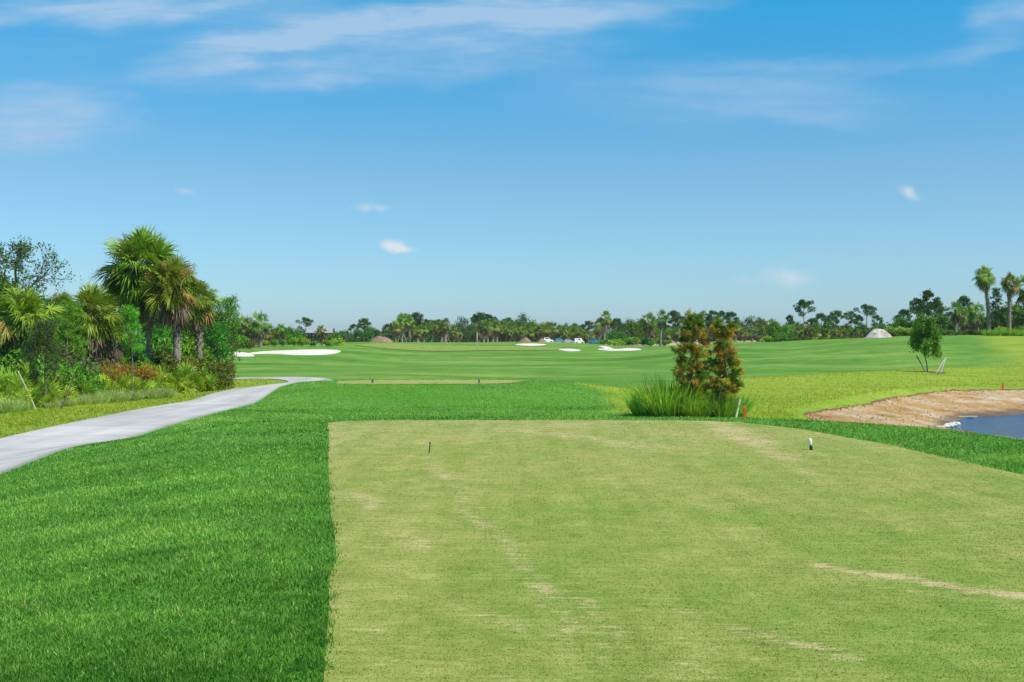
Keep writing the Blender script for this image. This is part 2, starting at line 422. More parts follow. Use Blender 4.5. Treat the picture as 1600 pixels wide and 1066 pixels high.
def tee_material(name, dryamt):
    m, t, p, o = material(name)
    P = t.pos()
    Pr = t.mapping(P, (1, 1, 1), (0, 0, 0.04))
    grain = t.noise(t.mapping(Pr, (0.45, 1.0, 1)), 85, 3, 0.75)
    grain2 = t.noise(t.mapping(Pr, (0.5, 1.1, 1)), 22, 4, 0.7)
    strk = t.noise(t.mapping(Pr, (0.5, 3.2, 1)), 5.0, 5, 0.68)
    patch = t.noise(t.mapping(P, (0.8, 0.5, 1), (0, 0, 0.5)), 0.7, 5, 0.62)
    patch2 = t.noise(P, 2.3, 4, 0.65)
    mow = t.noise(t.mapping(P, (3.2, 0.16, 1), (0, 0, math.radians(-8))), 1.0, 4, 0.7)
    f = t.math('ADD', t.math('ADD', t.math('MULTIPLY', grain, 0.20), t.math('MULTIPLY', grain2, 0.20)), t.math('ADD', t.math('MULTIPLY', strk, 0.26), t.math('ADD', t.math('MULTIPLY', patch2, 0.20), t.math('MULTIPLY', mow, 0.16))))
    c = t.ramp(f, [(0.34, (0.115, 0.160, 0.028)), (0.46, (0.205, 0.248, 0.053)), (0.54, (0.300, 0.318, 0.088)), (0.66, (0.480, 0.420, 0.175))])
    g = t.ramp(f, [(0.34, (0.070, 0.140, 0.018)), (0.5, (0.165, 0.255, 0.042)), (0.66, (0.320, 0.360, 0.105))])
    gr = t.math('ADD', t.mapr(patch, 0.40, 0.66, 0.0, 0.75), t.math('MULTIPLY', t.attr('green'), 0.75), clamp=True)
    col = t.mix(gr, c, g)
    tan = t.ramp(f, [(0.36, (0.24, 0.20, 0.085)), (0.5, (0.46, 0.37, 0.19)), (0.66, (0.62, 0.51, 0.31))])
    d = t.math('ADD', t.attr('dry'), t.math('MULTIPLY', t.math('SUBTRACT', t.math('ADD', t.math('MULTIPLY', strk, 0.6), t.math('MULTIPLY', grain2, 0.4)), 0.5), 2.6))
    col = t.mix(t.mapr(d, 0.40, 0.95, 0.0, dryamt), col, tan)
    t.put(p.inputs['Base Color'], col); p.inputs['Roughness'].default_value = 0.9; p.inputs['Specular IOR Level'].default_value = 0.1
    t.put(p.inputs['Normal'], t.bump(t.math('ADD', t.math('MULTIPLY', grain, 0.5), strk), 0.6, 0.02))
    return m


def path_material():
    m, t, p, o = material('concrete_path')
    P = t.pos(); n = t.noise(P, 0.5, 5, 0.6); f = t.noise(P, 40, 3, 0.7)
    ac = t.attr('along'); across = t.attr('across')
    wear = t.noise(t.mapping(t.pos(), (1.3, 0.12, 1)), 1.0, 3, 0.5)
    col = t.ramp(t.math('ADD', t.math('MULTIPLY', n, 0.4), t.math('MULTIPLY', wear, 0.6)), [(0.35, (0.315, 0.315, 0.315)), (0.55, (0.455, 0.45, 0.435)), (0.7, (0.56, 0.55, 0.52))])
    col = t.mix(t.mapr(f, 0.4, 0.75, 0, 0.25), col, (0.25, 0.25, 0.25, 1))
    fr = t.math('FRACT', t.math('DIVIDE', ac, 3.6)); jo = t.math('COMPARE', fr, 0.5, 0.008)
    col = t.mix(jo, col, (0.13, 0.13, 0.12, 1))
    st = t.noise(P, 1.6, 5, 0.7); col = t.mix(t.mapr(st, 0.55, 0.75, 0, 0.35), col, (0.22, 0.21, 0.18, 1))
    ed = t.mapr(t.math('ABSOLUTE', across), 1.30, 1.55, 0.0, 0.55); col = t.mix(t.math('MULTIPLY', ed, t.mapr(st, 0.35, 0.6)), col, (0.30, 0.28, 0.18, 1))
    t.put(p.inputs['Base Color'], col); p.inputs['Roughness'].default_value = 0.85
    t.put(p.inputs['Normal'], t.bump(f, 0.3, 0.004))
    return m


def sand_material():
    m, t, p, o = material('bunker_sand'); P = t.pos()
    n = t.noise(P, 1.2, 4, 0.6); f = t.noise(t.mapping(P, (1, 3, 1)), 6, 3, 0.6)
    t.put(p.inputs['Base Color'], t.ramp(n, [(0.3, (0.56, 0.53, 0.46)), (0.7, (0.70, 0.67, 0.60))])); p.inputs['Roughness'].default_value = 0.95
    t.put(p.inputs['Normal'], t.bump(f, 0.6, 0.05)); return m


def dirt_material():
    m, t, p, o = material('bank_soil'); P = t.pos()
    n = t.noise(t.mapping(P, (0.6, 1, 1), (0, 0, -0.6)), 0.55, 5, 0.68); g = t.noise(P, 5, 4, 0.75); f = t.noise(P, 22, 3, 0.7)
    col = t.ramp(t.math('ADD', t.math('MULTIPLY', n, 0.6), t.math('MULTIPLY', g, 0.4)), [(0.32, (0.20, 0.105, 0.030)), (0.42, (0.50, 0.265, 0.070)), (0.50, (0.66, 0.41, 0.17)), (0.58, (0.72, 0.60, 0.42)), (0.68, (0.80, 0.73, 0.60))])
    grassy = t.mapr(t.noise(P, 0.9, 5, 0.7), 0.5, 0.7, 0, 0.8)
    col = t.mix(t.math('MULTIPLY', grassy, t.attr('moss')), col, (0.24, 0.22, 0.03, 1))
    col = t.mix(t.attr('wet'), col, (0.10, 0.07, 0.04, 1))
    col = t.mix(t.mapr(f, 0.55, 0.8, 0, 0.5), col, (0.16, 0.10, 0.05, 1))
    t.put(p.inputs['Base Color'], col); p.inputs['Roughness'].default_value = 0.9
    t.put(p.inputs['Normal'], t.bump(t.math('ADD', g, t.math('MULTIPLY', f, 0.6)), 1.0, 0.20)); return m


def water_material():
    m, t, p, o = material('pond_water'); P = t.pos()
    n1 = t.noise(t.mapping(P, (1, 1.6, 1)), 2.2, 4, 0.65); n2 = t.noise(t.mapping(P, (1, 1.8, 1), (0, 0, .3)), 7.0, 3, 0.6)
    n3 = t.noise(P, .35, 3, .5)
    t.put(p.inputs['Base Color'], t.mix(t.mapr(n3, .35, .65), (0.004, 0.085, 0.20, 1), (0.006, 0.125, 0.27, 1)))
    p.inputs['Roughness'].default_value = 0.12; p.inputs['IOR'].default_value = 1.33
    t.put(p.inputs['Normal'], t.bump(t.math('ADD', n1, t.math('MULTIPLY', n2, 0.5)), 0.8, 0.22)); return m


M = {}
M['turf'] = ground_material(); M['tee'] = tee_material('tee_turf', 0.85); M['path'] = path_material(); M['sand'] = sand_material(); M['soil'] = dirt_material(); M['water'] = water_material()
M['palm'] = leaf_mat('palm_leaf', (0.012, 0.065, 0.006), (0.26, 0.39, 0.030), 0.22, 0.45, 0.22, (0.40, 0.24, 0.08))
M['palm_far'] = leaf_mat('palm_leaf_far', (0.018, 0.080, 0.008), (0.21, 0.33, 0.034), 0.20, 0.45, 0.25, (0.45, 0.30, 0.13))
M['dead'] = leaf_mat('dead_palm_leaf', (0.055, 0.038, 0.022), (0.340, 0.250, 0.165), 0.12, 0.8, 0.25)
M['seed'] = leaf_mat('orange_seed_spray', (0.20, 0.09, 0.03), (0.52, 0.27, 0.10), 0.15, 0.8, 0.2)
M['palmetto'] = leaf_mat('palmetto_leaf', (0.035, 0.150, 0.010), (0.46, 0.60, 0.055), 0.28, 0.42, 0.22)
M['broad'] = leaf_mat('broad_leaf', (0.012, 0.065, 0.008), (0.160, 0.370, 0.035), 0.22, 0.42, 0.25)
M['oak'] = leaf_mat('oak_leaf', (0.027, 0.075, 0.021), (0.128, 0.225, 0.057), 0.25, 0.45, 0.2)
M['bright'] = leaf_mat('bright_leaf', (0.022, 0.110, 0.006), (0.200, 0.480, 0.030), 0.32, 0.40, 0.2)
M['pine'] = leaf_mat('pine_needles', (0.014, 0.070, 0.012), (0.120, 0.310, 0.045), 0.18, 0.55, 0.25)
M['pine_young'] = leaf_mat('young_pine_needles', (0.060, 0.255, 0.017), (0.255, 0.646, 0.051), 0.3, 0.5, 0.2)
M['rust'] = leaf_mat('rusty_cypress_leaf', (0.100, 0.190, 0.012), (0.50, 0.250, 0.055), 0.36, 0.6, 0.20, (0.44, 0.46, 0.07))
M['myrtle'] = leaf_mat('olive_shrub_leaf', (0.014, 0.055, 0.008), (0.170, 0.240, 0.030), 0.2, 0.42, 0.2, (0.26, 0.13, 0.03))
M['cordgrass'] = leaf_mat('cordgrass_blade', (0.18, 0.30, 0.08), (0.60, 0.68, 0.28), 0.4, 0.6, 0.15)
M['tallgrass'] = leaf_mat('tall_grass_blade', (0.050, 0.210, 0.016), (0.360, 0.680, 0.080), 0.40, 0.6, 0.15, (0.50, 0.48, 0.18))
M['greyleaf'] = leaf_mat('grey_willow_leaf', (0.045, 0.090, 0.030), (0.16, 0.22, 0.09), 0.25, 0.6, 0.2)
M['blade'] = leaf_mat('turf_blade', (0.050, 0.185, 0.018), (0.260, 0.500, 0.085), 0.30, 0.6, 0.10, (0.50, 0.52, 0.18), 1.25)
M['blade_light'] = leaf_mat('bleached_blade', (0.230, 0.330, 0.020), (0.430, 0.470, 0.065), 0.50, 0.6, 0.08, (0.60, 0.50, 0.18), 0.8)
M['weed'] = leaf_mat('dry_weed', (0.17, 0.10, 0.035), (0.46, 0.36, 0.09), 0.3, 0.8, 0.2, (0.60, 0.48, 0.26))
M['blade_tee'] = leaf_mat('tee_blade', (0.120, 0.200, 0.030), (0.340, 0.370, 0.120), 0.3, 0.6, 0.10, (0.580, 0.500, 0.260))
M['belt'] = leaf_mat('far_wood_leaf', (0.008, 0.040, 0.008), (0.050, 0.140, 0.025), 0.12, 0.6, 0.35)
M['bark'] = flat_mat('grey_bark', (0.22, 0.19, 0.155), (0.075, 0.060, 0.048), 0.9, 5, 0.03, stretch=(1, 1, 0.35))
M['palmbark'] = flat_mat('palm_bark', (0.36, 0.31, 0.25), (0.10, 0.075, 0.055), 0.9, 5, 0.04, stretch=(1, 1, 2.5))
M['pinebark'] = flat_mat('pine_bark', (0.20, 0.13, 0.09), (0.07, 0.05, 0.04), 0.9, 6, 0.03, stretch=(1, 1, 0.4))
M['stake'] = flat_mat('weathered_stake_wood', (0.56, 0.50, 0.40), (0.33, 0.28, 0.22), 0.85, 9, 0.01, stretch=(1, 1, 0.2))
M['palestake'] = flat_mat('whitewashed_stake', (0.80, 0.79, 0.72), (0.62, 0.60, 0.54), 0.85, 9, 0.01)
M['darkstake'] = flat_mat('dark_stake_wood', (0.23, 0.18, 0.14), (0.10, 0.08, 0.06), 0.9, 9, 0.01, stretch=(1, 1, 0.2))
M['orange'] = flat_mat('orange_paint', (0.75, 0.085, 0.012), (0.60, 0.06, 0.01), 0.5, 12)
M['black'] = flat_mat('black_paint', (0.010, 0.016, 0.014), (0.02, 0.022, 0.02), 0.35, 12)
M['white'] = flat_mat('white_paint', (0.80, 0.81, 0.80), (0.70, 0.71, 0.71), 0.4, 12)
M['offwhite'] = flat_mat('pale_wall', (0.74, 0.73, 0.70), (0.66, 0.65, 0.61), 0.8, 1)
M['greyroof'] = flat_mat('grey_shingle', (0.33, 0.34, 0.36), (0.23, 0.24, 0.26), 0.8, 2.5)
M['darkwood'] = flat_mat('dark_timber', (0.050, 0.040, 0.032), (0.09, 0.07, 0.055), 0.8, 3)
M['glass'] = flat_mat('dark_glass', (0.03, 0.04, 0.05), (0.04, 0.05, 0.06), 0.08, 3)
M['rubber'] = flat_mat('tyre_rubber', (0.02, 0.02, 0.02), None, 0.8, 6)
M['lip'] = flat_mat('eroded_soil_lip', (0.20, 0.12, 0.06), (0.07, 0.045, 0.02), 0.95, 8, 0.04)
M['mulch'] = flat_mat('bark_mulch', (0.16, 0.10, 0.07), (0.07, 0.045, 0.03), 0.95, 20, 0.03)
M['reddirt'] = flat_mat('reddish_dirt', (0.30, 0.19, 0.135), (0.17, 0.11, 0.08), 0.95, 2.2, 0.08)
M['heap'] = flat_mat('pale_spoil', (0.62, 0.58, 0.52), (0.20, 0.17, 0.14), 0.95, 0.9, 0.12, bscale=2.5)
M['rock'] = flat_mat('pale_rock', (0.66, 0.63, 0.58), (0.42, 0.38, 0.33), 0.85, 4, 0.03)
M['plank'] = flat_mat('bleached_plank', (0.72, 0.68, 0.58), (0.5, 0.45, 0.36), 0.8, 5, 0.01, stretch=(0.3, 3, 1))
M['paint_blue'] = flat_mat('blue_car_paint', (0.07, 0.19, 0.42), (0.06, 0.16, 0.36), 0.25, 2)
M['paint_teal'] = flat_mat('teal_car_paint', (0.12, 0.36, 0.42), (0.10, 0.30, 0.36), 0.25, 2)
M['paint_silver'] = flat_mat('silver_car_paint', (0.42, 0.50, 0.56), (0.38, 0.45, 0.52), 0.25, 2)
M['pole'] = flat_mat('pale_yellow_pole', (0.80, 0.78, 0.60), (0.75, 0.72, 0.5), 0.4, 4)

# ------------------------------------------------------------------ ground sheet
def polyline_d(P, X, Y):
    d = np.full(np.shape(X), 1e9)
    for (ax, ay), (bx, by) in zip(P[:-1], P[1:]):
        ex, ey = bx - ax, by - ay; t = np.clip(((X - ax) * ex + (Y - ay) * ey) / (ex * ex + ey * ey), 0, 1)
        d = np.minimum(d, np.hypot(X - ax - ex * t, Y - ay - ey * t))
    return d


def catmull(P, n=12):
    P = np.asarray(P, float); Q = []
    E = np.concatenate([[2 * P[0] - P[1]], P, [2 * P[-1] - P[-2]]])
    for i in range(1, len(E) - 2):
        for k in range(n):
            t = k / n
            Q.append(0.5 * ((2 * E[i]) + (-E[i - 1] + E[i + 1]) * t + (2 * E[i - 1] - 5 * E[i] + 4 * E[i + 1] - E[i + 2]) * t * t + (-E[i - 1] + 3 * E[i] - 3 * E[i + 1] + E[i + 2]) * t ** 3))
    Q.append(P[-1]); return np.array(Q)


def light_mask(X, Y):
    """where the long yellow-green grass grows: right of the cypresses up to the mown hill, verge by the path"""
    px = 800 + F * X / np.maximum(Y, 1)
    a = ss(2.2, 6.0, X + 1.2 * wob(X, Y, 0.35, 3)) * ss(29, 33, Y) * (1 - ss(68.5, 76, Y - 1.1 * (np.minimum(X, 33) - 14.8) + 1.2 * wob(X, Y, 0.2, 5)))
    a = a * np.where(Y < 130, 1, 0)
    a2 = ss(-4.5, 4.0, X - np.interp(Y, [76, 84, 110, 136], [30.0, 36.5, 48.0, 54.0]) + 1.2 * wob(X, Y, 0.3, 2)) * ss(66, 76, Y) * (1 - ss(138, 148, Y))        # far right slope
    b = (1 - ss(3.5, 5.0, polyline_d(PATHC, X, Y) - 1.5)) * ss(0, 1, (PATHX(Y) - X) - 0.2) * ss(2, 12, Y)
    isl = ss(-12.6, -14.0, X) * ss(56, 60, Y) * (1 - ss(76, 78, Y)) 
    a = a * ss(4.5, 7.0, sd_poly(TEE, X, Y) - 0.8 * np.clip(X - 6, 0, 3) * ss(22, 18, Y))
    return np.clip(np.maximum(np.maximum(a, a2), np.maximum(b * 0.75, isl * 0.8)), 0, 1)


PATHC = catmull(PATH, 10)
def PATHX(Y):
    k = PATHC[:110]; k = PATHC[PATHC[:, 1].argsort()]
    return np.interp(Y, k[:, 1], k[:, 0])


# perspective-friendly grid: fine nearby, coarse to the horizon
def grid_axis():
    az = np.concatenate([np.linspace(-80, -34, 50), np.linspace(-33.9, 33.9, 560), np.linspace(34, 80, 50)])
    return np.radians(az)


az = grid_axis()
dist = np.concatenate([np.linspace(0.5, 4, 15), np.geomspace(4.1, 45, 430), np.geomspace(45.4, 320, 380), np.geomspace(330, 9000, 60)])
AZ, DD = np.meshgrid(az, dist)
GX = np.tan(np.clip(AZ, -1.35, 1.35)) * DD * 1.0
lim = np.abs(AZ) > 1.2
GY = DD.copy()
GZ = height(GX, GY)
gm = MB()
nr, nc = GX.shape
ii = (np.arange(nr - 1)[:, None] * nc + np.arange(nc - 1)[None, :])
Fq = np.stack([ii, ii + 1, ii + nc + 1, ii + nc], -1).reshape(-1, 4)
gm.add(np.stack([GX, GY, GZ], -1).reshape(-1, 3), Fq, 0.5)
# strip of ground behind the camera
bk = MB()
bx = np.linspace(-60, 60, 121); by = np.linspace(-60, 0.5, 61); BX, BY = np.meshgrid(bx, by)
ground = gm.build('ground', M['turf'], smooth=True); tag(ground, 'green mown turf of the golf course reaching the far trees', 'ground', kind='structure')


def add_attr(me, name, vals):
    a = me.attributes.new(name, 'FLOAT', 'POINT'); a.data.foreach_set('value', np.asarray(vals, np.float32).ravel())


fair = np.clip(ss(58, 64, GY + 1.5 * wob(GX, GY, 0.2, 7)) + 0, 0, 1)
fair = fair * (1 - (1 - ss(1.5, 3.0, sd_poly(FTEE, GX, GY))) * 0.8)
dryfar = ss(178, 186, GY + 6 * wob(GX, GY, 0.08, 2)) * 0.9
dryfar = np.maximum(dryfar, 0.55 * (1 - ss(0, 14, np.abs(GY - 150))) * (1 - ss(10, 16, np.abs(GX + 8))) * 0)
add_attr(ground.data, 'fair', fair); add_attr(ground.data, 'light', light_mask(GX, GY)); add_attr(ground.data, 'dry', dryfar)


def drape_grid(name, Xs, Ys, lift, mat, attrs=None, smooth=True, parent=None, dz=None):
    Z = height(Xs, Ys) + lift
    if dz is not None: Z = Z + dz
    r, c = Xs.shape; b = MB(); k = (np.arange(r - 1)[:, None] * c + np.arange(c - 1)[None, :])
    b.add(np.stack([Xs, Ys, Z], -1).reshape(-1, 3), np.stack([k, k + 1, k + c + 1, k + c], -1).reshape(-1, 4))
    o = b.build(name, mat, parent, smooth)
    for n, v in (attrs or {}).items(): add_attr(o.data, n, v)
    return o


def poly_rows(P, y0, y1, ny, nx, warp=1.0):
    """loft a polygon between its left and right edges"""
    P = np.asarray(P, float); Q = np.concatenate([P, P[:1]])
    ys = y0 + (y1 - y0) * np.linspace(0, 1, ny) ** warp; L = []; R = []
    for y in ys:
        xs = []
        for (ax, ay), (bx, by) in zip(Q[:-1], Q[1:]):
            if (ay - y) * (by - y) <= 0 and ay != by: xs.append(ax + (y - ay) / (by - ay) * (bx - ax))
        L.append(min(xs)); R.append(max(xs))
    s = np.linspace(0, 1, nx)[None, :]
    L = np.array(L)[:, None]; R = np.array(R)[:, None]
    return L + (R - L) * s, np.broadcast_to(ys[:, None], (ny, nx)).copy()


# --- main tee
TX, TY = poly_rows(TEE, 1.0, 23.78, 380, 220, 1.25)
def P0(px, py):                                                       # a photo pixel on the level tee
    y = F * CAMZ / (py - HOR); return ((px - 800) / F * y, y)
TEESTREAKS = [([(1285, 885), (1340, 898), (1380, 900)], 0.09, 0.75), ([(1370, 901), (1430, 906)], 0.09, 0.8), ([(1455, 914), (1520, 925), (1600, 932), (1700, 950)], 0.13, 0.8), ([(1310, 910), (1420, 925), (1520, 940)], 0.07, 0.45),
                   ([(725, 800), (790, 845), (830, 900), (900, 985)], 0.16, 0.45), ([(690, 945), (760, 960), (880, 1000)], 0.12, 0.35),
                   ([(560, 770), (620, 830), (660, 850)], 0.20, 0.35), ([(800, 880), (900, 940), (960, 1000)], 0.18, 0.35), ([(1040, 950), (1180, 990), (1330, 1030)], 0.12, 0.3),
                   ([(665, 720), (740, 790)], 0.16, 0.35), ([(1110, 660), (1180, 690), (1260, 740)], 0.3, 0.3), ([(880, 680), (1000, 700)], 0.4, 0.3)]


def tee_fields(X, Y):
    d0 = np.zeros(np.shape(X))
    for pts, wd, a in TEESTREAKS:
        d0 = np.maximum(d0, 1.2 * a * (0.8 + 0.35 * wob(X, Y, 4.3, wd * 31)) * np.exp(-(polyline_d([P0(*q) for q in pts], X, Y) / wd) ** 2))
    d0 = d0 + 0.34 * ss(13, 22, Y) + 0.15 + 0.16 * wob(X, Y, 0.9, 3) + 0.10 * wob(X * .6, Y * 1.6, 2.0, 5) + 0.15 * np.exp(-np.clip(X - np.interp(Y, [5.6, 11.2, 23], [-.95, -1.78, -3.7]), 0, 9) / 0.5)
    g0 = np.clip(0.65 * ss(15, 7, Y) * ss(-0.5, 3.0, X) + 0.30 * ss(9, 5, Y) + 0.25 * wob(X * 1.1, Y * .7, 0.8, 9) + 0.15 * wob(X * .5, Y * 1.5, 2.4, 1), 0, 1)
    return d0, g0


dry, gre = tee_fields(TX, TY)
tee = drape_grid('tee_box', TX, TY, 0.006, M['tee'], {'dry': dry, 'green': gre}); tag(tee, 'closely mown pale olive tee in the foreground', 'tee', kind='structure')
# --- forward tee
FX, FY = poly_rows(FTEE, 52.95, 58.35, 40, 60)
ft = drape_grid('forward_tee', FX, FY, 0.015, M['tee'], {'dry': np.full(FX.shape, 0.5), 'green': np.zeros(FX.shape)}); tag(ft, 'small pale forward tee beyond the first', 'tee', kind='structure')
# --- putting green, pale around the flagstick
a_ = np.linspace(0, 2 * np.pi, 49); r_ = np.linspace(0, 1, 12)
RR, AA = np.meshgrid(r_, a_, indexing='ij')
gw = 1 + 0.12 * np.sin(AA * 3 + 1) + 0.08 * np.cos(AA * 2)
pgx = -8 + RR * np.cos(AA) * 13.5 * gw; pgy = 153 + RR * np.sin(AA) * 10 * gw
pg = drape_grid('putting_green', pgx, pgy, 0.05, M['tee'], {'dry': np.full(pgx.shape, 0.1), 'green': np.full(pgx.shape, 0.95)}); tag(pg, 'pale mown putting green round the flagstick', 'green', kind='structure')

# --- cart path
pc = PATHC; tg = np.gradient(pc, axis=0); tg /= np.linalg.norm(tg, axis=1)[:, None]; nrm = np.stack([tg[:, 1], -tg[:, 0]], 1)
al = np.concatenate([[0], np.cumsum(np.linalg.norm(np.diff(pc, axis=0), axis=1))])
nfine = np.arange(0, al[-1], 0.35); pcf = np.stack([np.interp(nfine, al, pc[:, k]) for k in (0, 1)], 1); nf = np.stack([np.interp(nfine, al, nrm[:, k]) for k in (0, 1)], 1)
ac = np.linspace(-1.55, 1.55, 15)
PX = pcf[:, 0][:, None] + nf[:, 0][:, None] * ac; PY = pcf[:, 1][:, None] + nf[:, 1][:, None] * ac
keep = PY[:, 7] > 1.2
PX, PY, nk = PX[keep], PY[keep], nfine[keep]
po = drape_grid('path', PX, PY, 0.045, M['path'], {'along': np.repeat(nk, 15), 'across': np.tile(ac, len(nk))}); tag(po, 'pale grey concrete cart path winding past the thicket', 'path', kind='structure')
# a concrete edge to each side of the path
eb = MB()
for s_ in (0, -1):
    ex, ey = PX[:, s_], PY[:, s_]; z = height(ex, ey); nn = len(ex)
    V = np.concatenate([np.stack([ex, ey, z + 0.045], 1), np.stack([ex, ey, z - 0.15], 1)]); k = np.arange(nn - 1)
    eb.add(V, np.stack([k, k + 1, k + 1 + nn, k + nn], 1))
eo = eb.build('path_edge', M['path'], po)
add_attr(eo.data, 'along', np.zeros(eb.n)); add_attr(eo.data, 'across', np.zeros(eb.n))

# --- pond, bank
wb = MB(); wp = np.array([(8, 20), (70, 20), (70, 72), (8, 72)], float)
wo = np.array(POND); cx, cy = wo.mean(0)
sp = np.array(smooth_poly([(cx + (x - cx) * 1.03 + np.sign(x - cx) * 1.6, cy + (y - cy) * 1.03 + np.sign(y - cy) * 1.6) for x, y in POND], 2))
V = np.concatenate([np.concatenate([sp, np.full((len(sp), 1), WATER_Z)], 1), [[cx, cy, WATER_Z]]]); k = np.arange(len(sp))
wb.add(V, np.stack([k, (k + 1) % len(sp), np.full(len(sp), len(sp))], 1))
wt = wb.build('pond_water', M['water']); tag(wt, 'rippled blue pond at the right edge', 'pond', kind='structure')
# the soil bank drapes over the basin slope
bo = []
arc = catmull([(20.4, 34), (19.0, 39), (18.0, 43.5), (18.1, 47.4), (19.5, 50.6), (21.6, 53.8), (25.8, 56.8), (34, 60), (50, 63.5)], 26)
tgb = np.gradient(arc, axis=0); tgb /= np.linalg.norm(tgb, axis=1)[:, None]; nb = np.stack([-tgb[:, 1], tgb[:, 0]], 1)
oc = catmull([(10.6, 34), (10.4, 39), (11.0, 43), (13.3, 47.5), (16, 51.8), (20.2, 58.2), (25, 63.4), (30, 65.2), (46, 70.4)], 26)
oc = oc[np.linspace(0, len(oc) - 1, len(arc)).round().astype(int)]
ov = arc - oc; ol = np.linalg.norm(ov, axis=1)[:, None]; oc = oc + ov / ol * (0.10 + 0.18 * wob(oc[:, 0], oc[:, 1], 1.9, 1) + 0.10 * wob(oc[:, 0], oc[:, 1], 5.3, 1))[:, None]
fs = np.linspace(-0.45, 1.0, 60)
BX_ = arc[:, :1] + (oc[:, :1] - arc[:, :1]) * fs; BY_ = arc[:, 1:] + (oc[:, 1:] - arc[:, 1:]) * fs; FS = np.broadcast_to(fs, BX_.shape)
nb = -ov / ol
rough_b = (0.025 * wob(BX_, BY_, 3.1, 1) + 0.03 * wob(BX_, BY_, 6.7, 3)) * ss(1.0, 0.9, FS) * ss(-0.1, 0.15, FS)
moss = ss(0.1, 0.3, FS) * ss(0.98, 0.7, FS) * ss(26, 18, BX_)
wet = ss(0.20, 0.02, FS + 0.05 * wob(BX_, BY_, 2, 1)) * 0.75
bank = drape_grid('pond_bank', BX_, BY_, 0.035, M['soil'], {'moss': moss, 'wet': wet}, dz=rough_b); tag(bank, 'bare sandy orange bank above the pond', 'bank', kind='structure')
# dark eroded lip under the turf
lb = MB(); lx = BX_[:, -1]; ly = BY_[:, -1]; nn = len(lx)
inx = oc[:, 0] - nb[:, 0] * 0.22; iny = oc[:, 1] - nb[:, 1] * 0.22
zz = height(lx, ly); jag = 0.05 + 0.04 * wob(lx, ly, 4.0, 2) + 0.05 * rng.random(nn)
V = np.concatenate([np.stack([inx, iny, height(inx, iny) + 0.0], 1), np.stack([lx + 0.05 * rng.normal(size=nn), ly, zz + jag], 1), np.stack([lx + nb[:, 0] * 0.8, ly + nb[:, 1] * 0.8, height(lx + nb[:, 0] * .8, ly + nb[:, 1] * .8) + 0.012], 1)])
k = np.arange(nn - 1)
lb.add(V[:2 * nn], np.stack([k, k + 1, k + 1 + nn, k + nn], 1))
lo_ = lb.build('bank_lip', M['lip'], bank)
lt = MB(); lt.add(V[nn:], np.stack([k, k + 1, k + 1 + nn, k + nn], 1)); ltob = lt.build('turf_lip', M['turf'], bank); n_ = lt.n
add_attr(ltob.data, 'light', np.ones(n_)); add_attr(ltob.data, 'fair', np.zeros(n_)); add_attr(ltob.data, 'dry', np.zeros(n_))

# --- sand bunkers, from their outlines on the ground
def bunker(outline, label, lift=0.10, depth=0.0):
    W = [hit(*q) for q in outline]; W = np.array(smooth_poly(W, 2)); c = W.mean(0)
    r = np.linspace(0, 1, 9); X = c[0] + (W[:, 0][None, :] - c[0]) * r[:, None]; Y = c[1] + (W[:, 1][None, :] - c[1]) * r[:, None]
    X = np.concatenate([X, X[:, :1]], 1); Y = np.concatenate([Y, Y[:, :1]], 1)
    o = drape_grid('sand_bunker', X, Y, lift, M['sand'], dz=-0.09 * ss(0.8, 1.0, np.broadcast_to(r[:, None], X.shape)))
    tag(o, label, 'bunker', kind='structure'); return W


bunker([(313, 549.5), (325, 553), (345, 557), (372, 557.5), (397, 557.5), (398, 556), (392, 552), (372, 550.5), (350, 552), (330, 549)], 'white sand bunker left of the long one')
bunker([(372, 554), (400, 553.3), (432, 553), (462, 555.5), (500, 555.5), (527, 552.5), (534, 549), (528, 547.3), (500, 546.5), (465, 547), (430, 549), (395, 550.5)], 'long white sand bunker on the left')
bunker([(800, 539.5), (822, 541.5), (845, 540.8), (858, 539.6), (840, 538.3), (815, 538)], 'thin white bunker behind the green', 0.15)
bunker([(869, 546.5), (880, 549), (897, 549.8), (910, 548.5), (900, 546), (885, 545.2)], 'small white bunker right of the green', 0.12)
bunker([(934, 541.5), (944, 545), (955, 548.5), (960, 546.5), (954, 543), (942, 541)], 'curled white bunker', 0.12)
bunker([(930, 545.3), (950, 549), (975, 548.6), (1000, 547.8), (1004, 546), (985, 544.6), (965, 547), (945, 545.5)], 'white bunker tail on the right', 0.12)

# ------------------------------------------------------------------ grass blades
VIEW = math.tan(math.radians(26.0))


def scatter_screen(n, y0, y1, pw=1.0):
    """ground points, denser near the camera, inside and a little beyond the view"""
    u = rng.random(n)
    y = (y0 ** (-pw) + u * (y1 ** (-pw) - y0 ** (-pw))) ** (-1 / pw)
    x = (rng.random(n) * 2 - 1) * (VIEW * y * 1.02 + 3.5)
    return x, y


def blade_field(name, x, y, L, w, tint, mat, label, lift=0.0, lean=0.45, cat='grass', extra=None):
    N = len(x); z = height(x, y) + lift
    d = np.stack([rng.normal(size=N) * lean, rng.normal(size=N) * lean, np.ones(N)], 1); d /= np.linalg.norm(d, axis=1)[:, None]
    b = MB(); b.blades(np.stack([x, y, z], 1), d, L, w, tint)
    o = b.build(name, mat); tag(o, label, cat, kind='stuff')
    for n_, v_ in (extra or {}).items(): add_attr(o.data, n_, np.repeat(v_, 3))
    return o


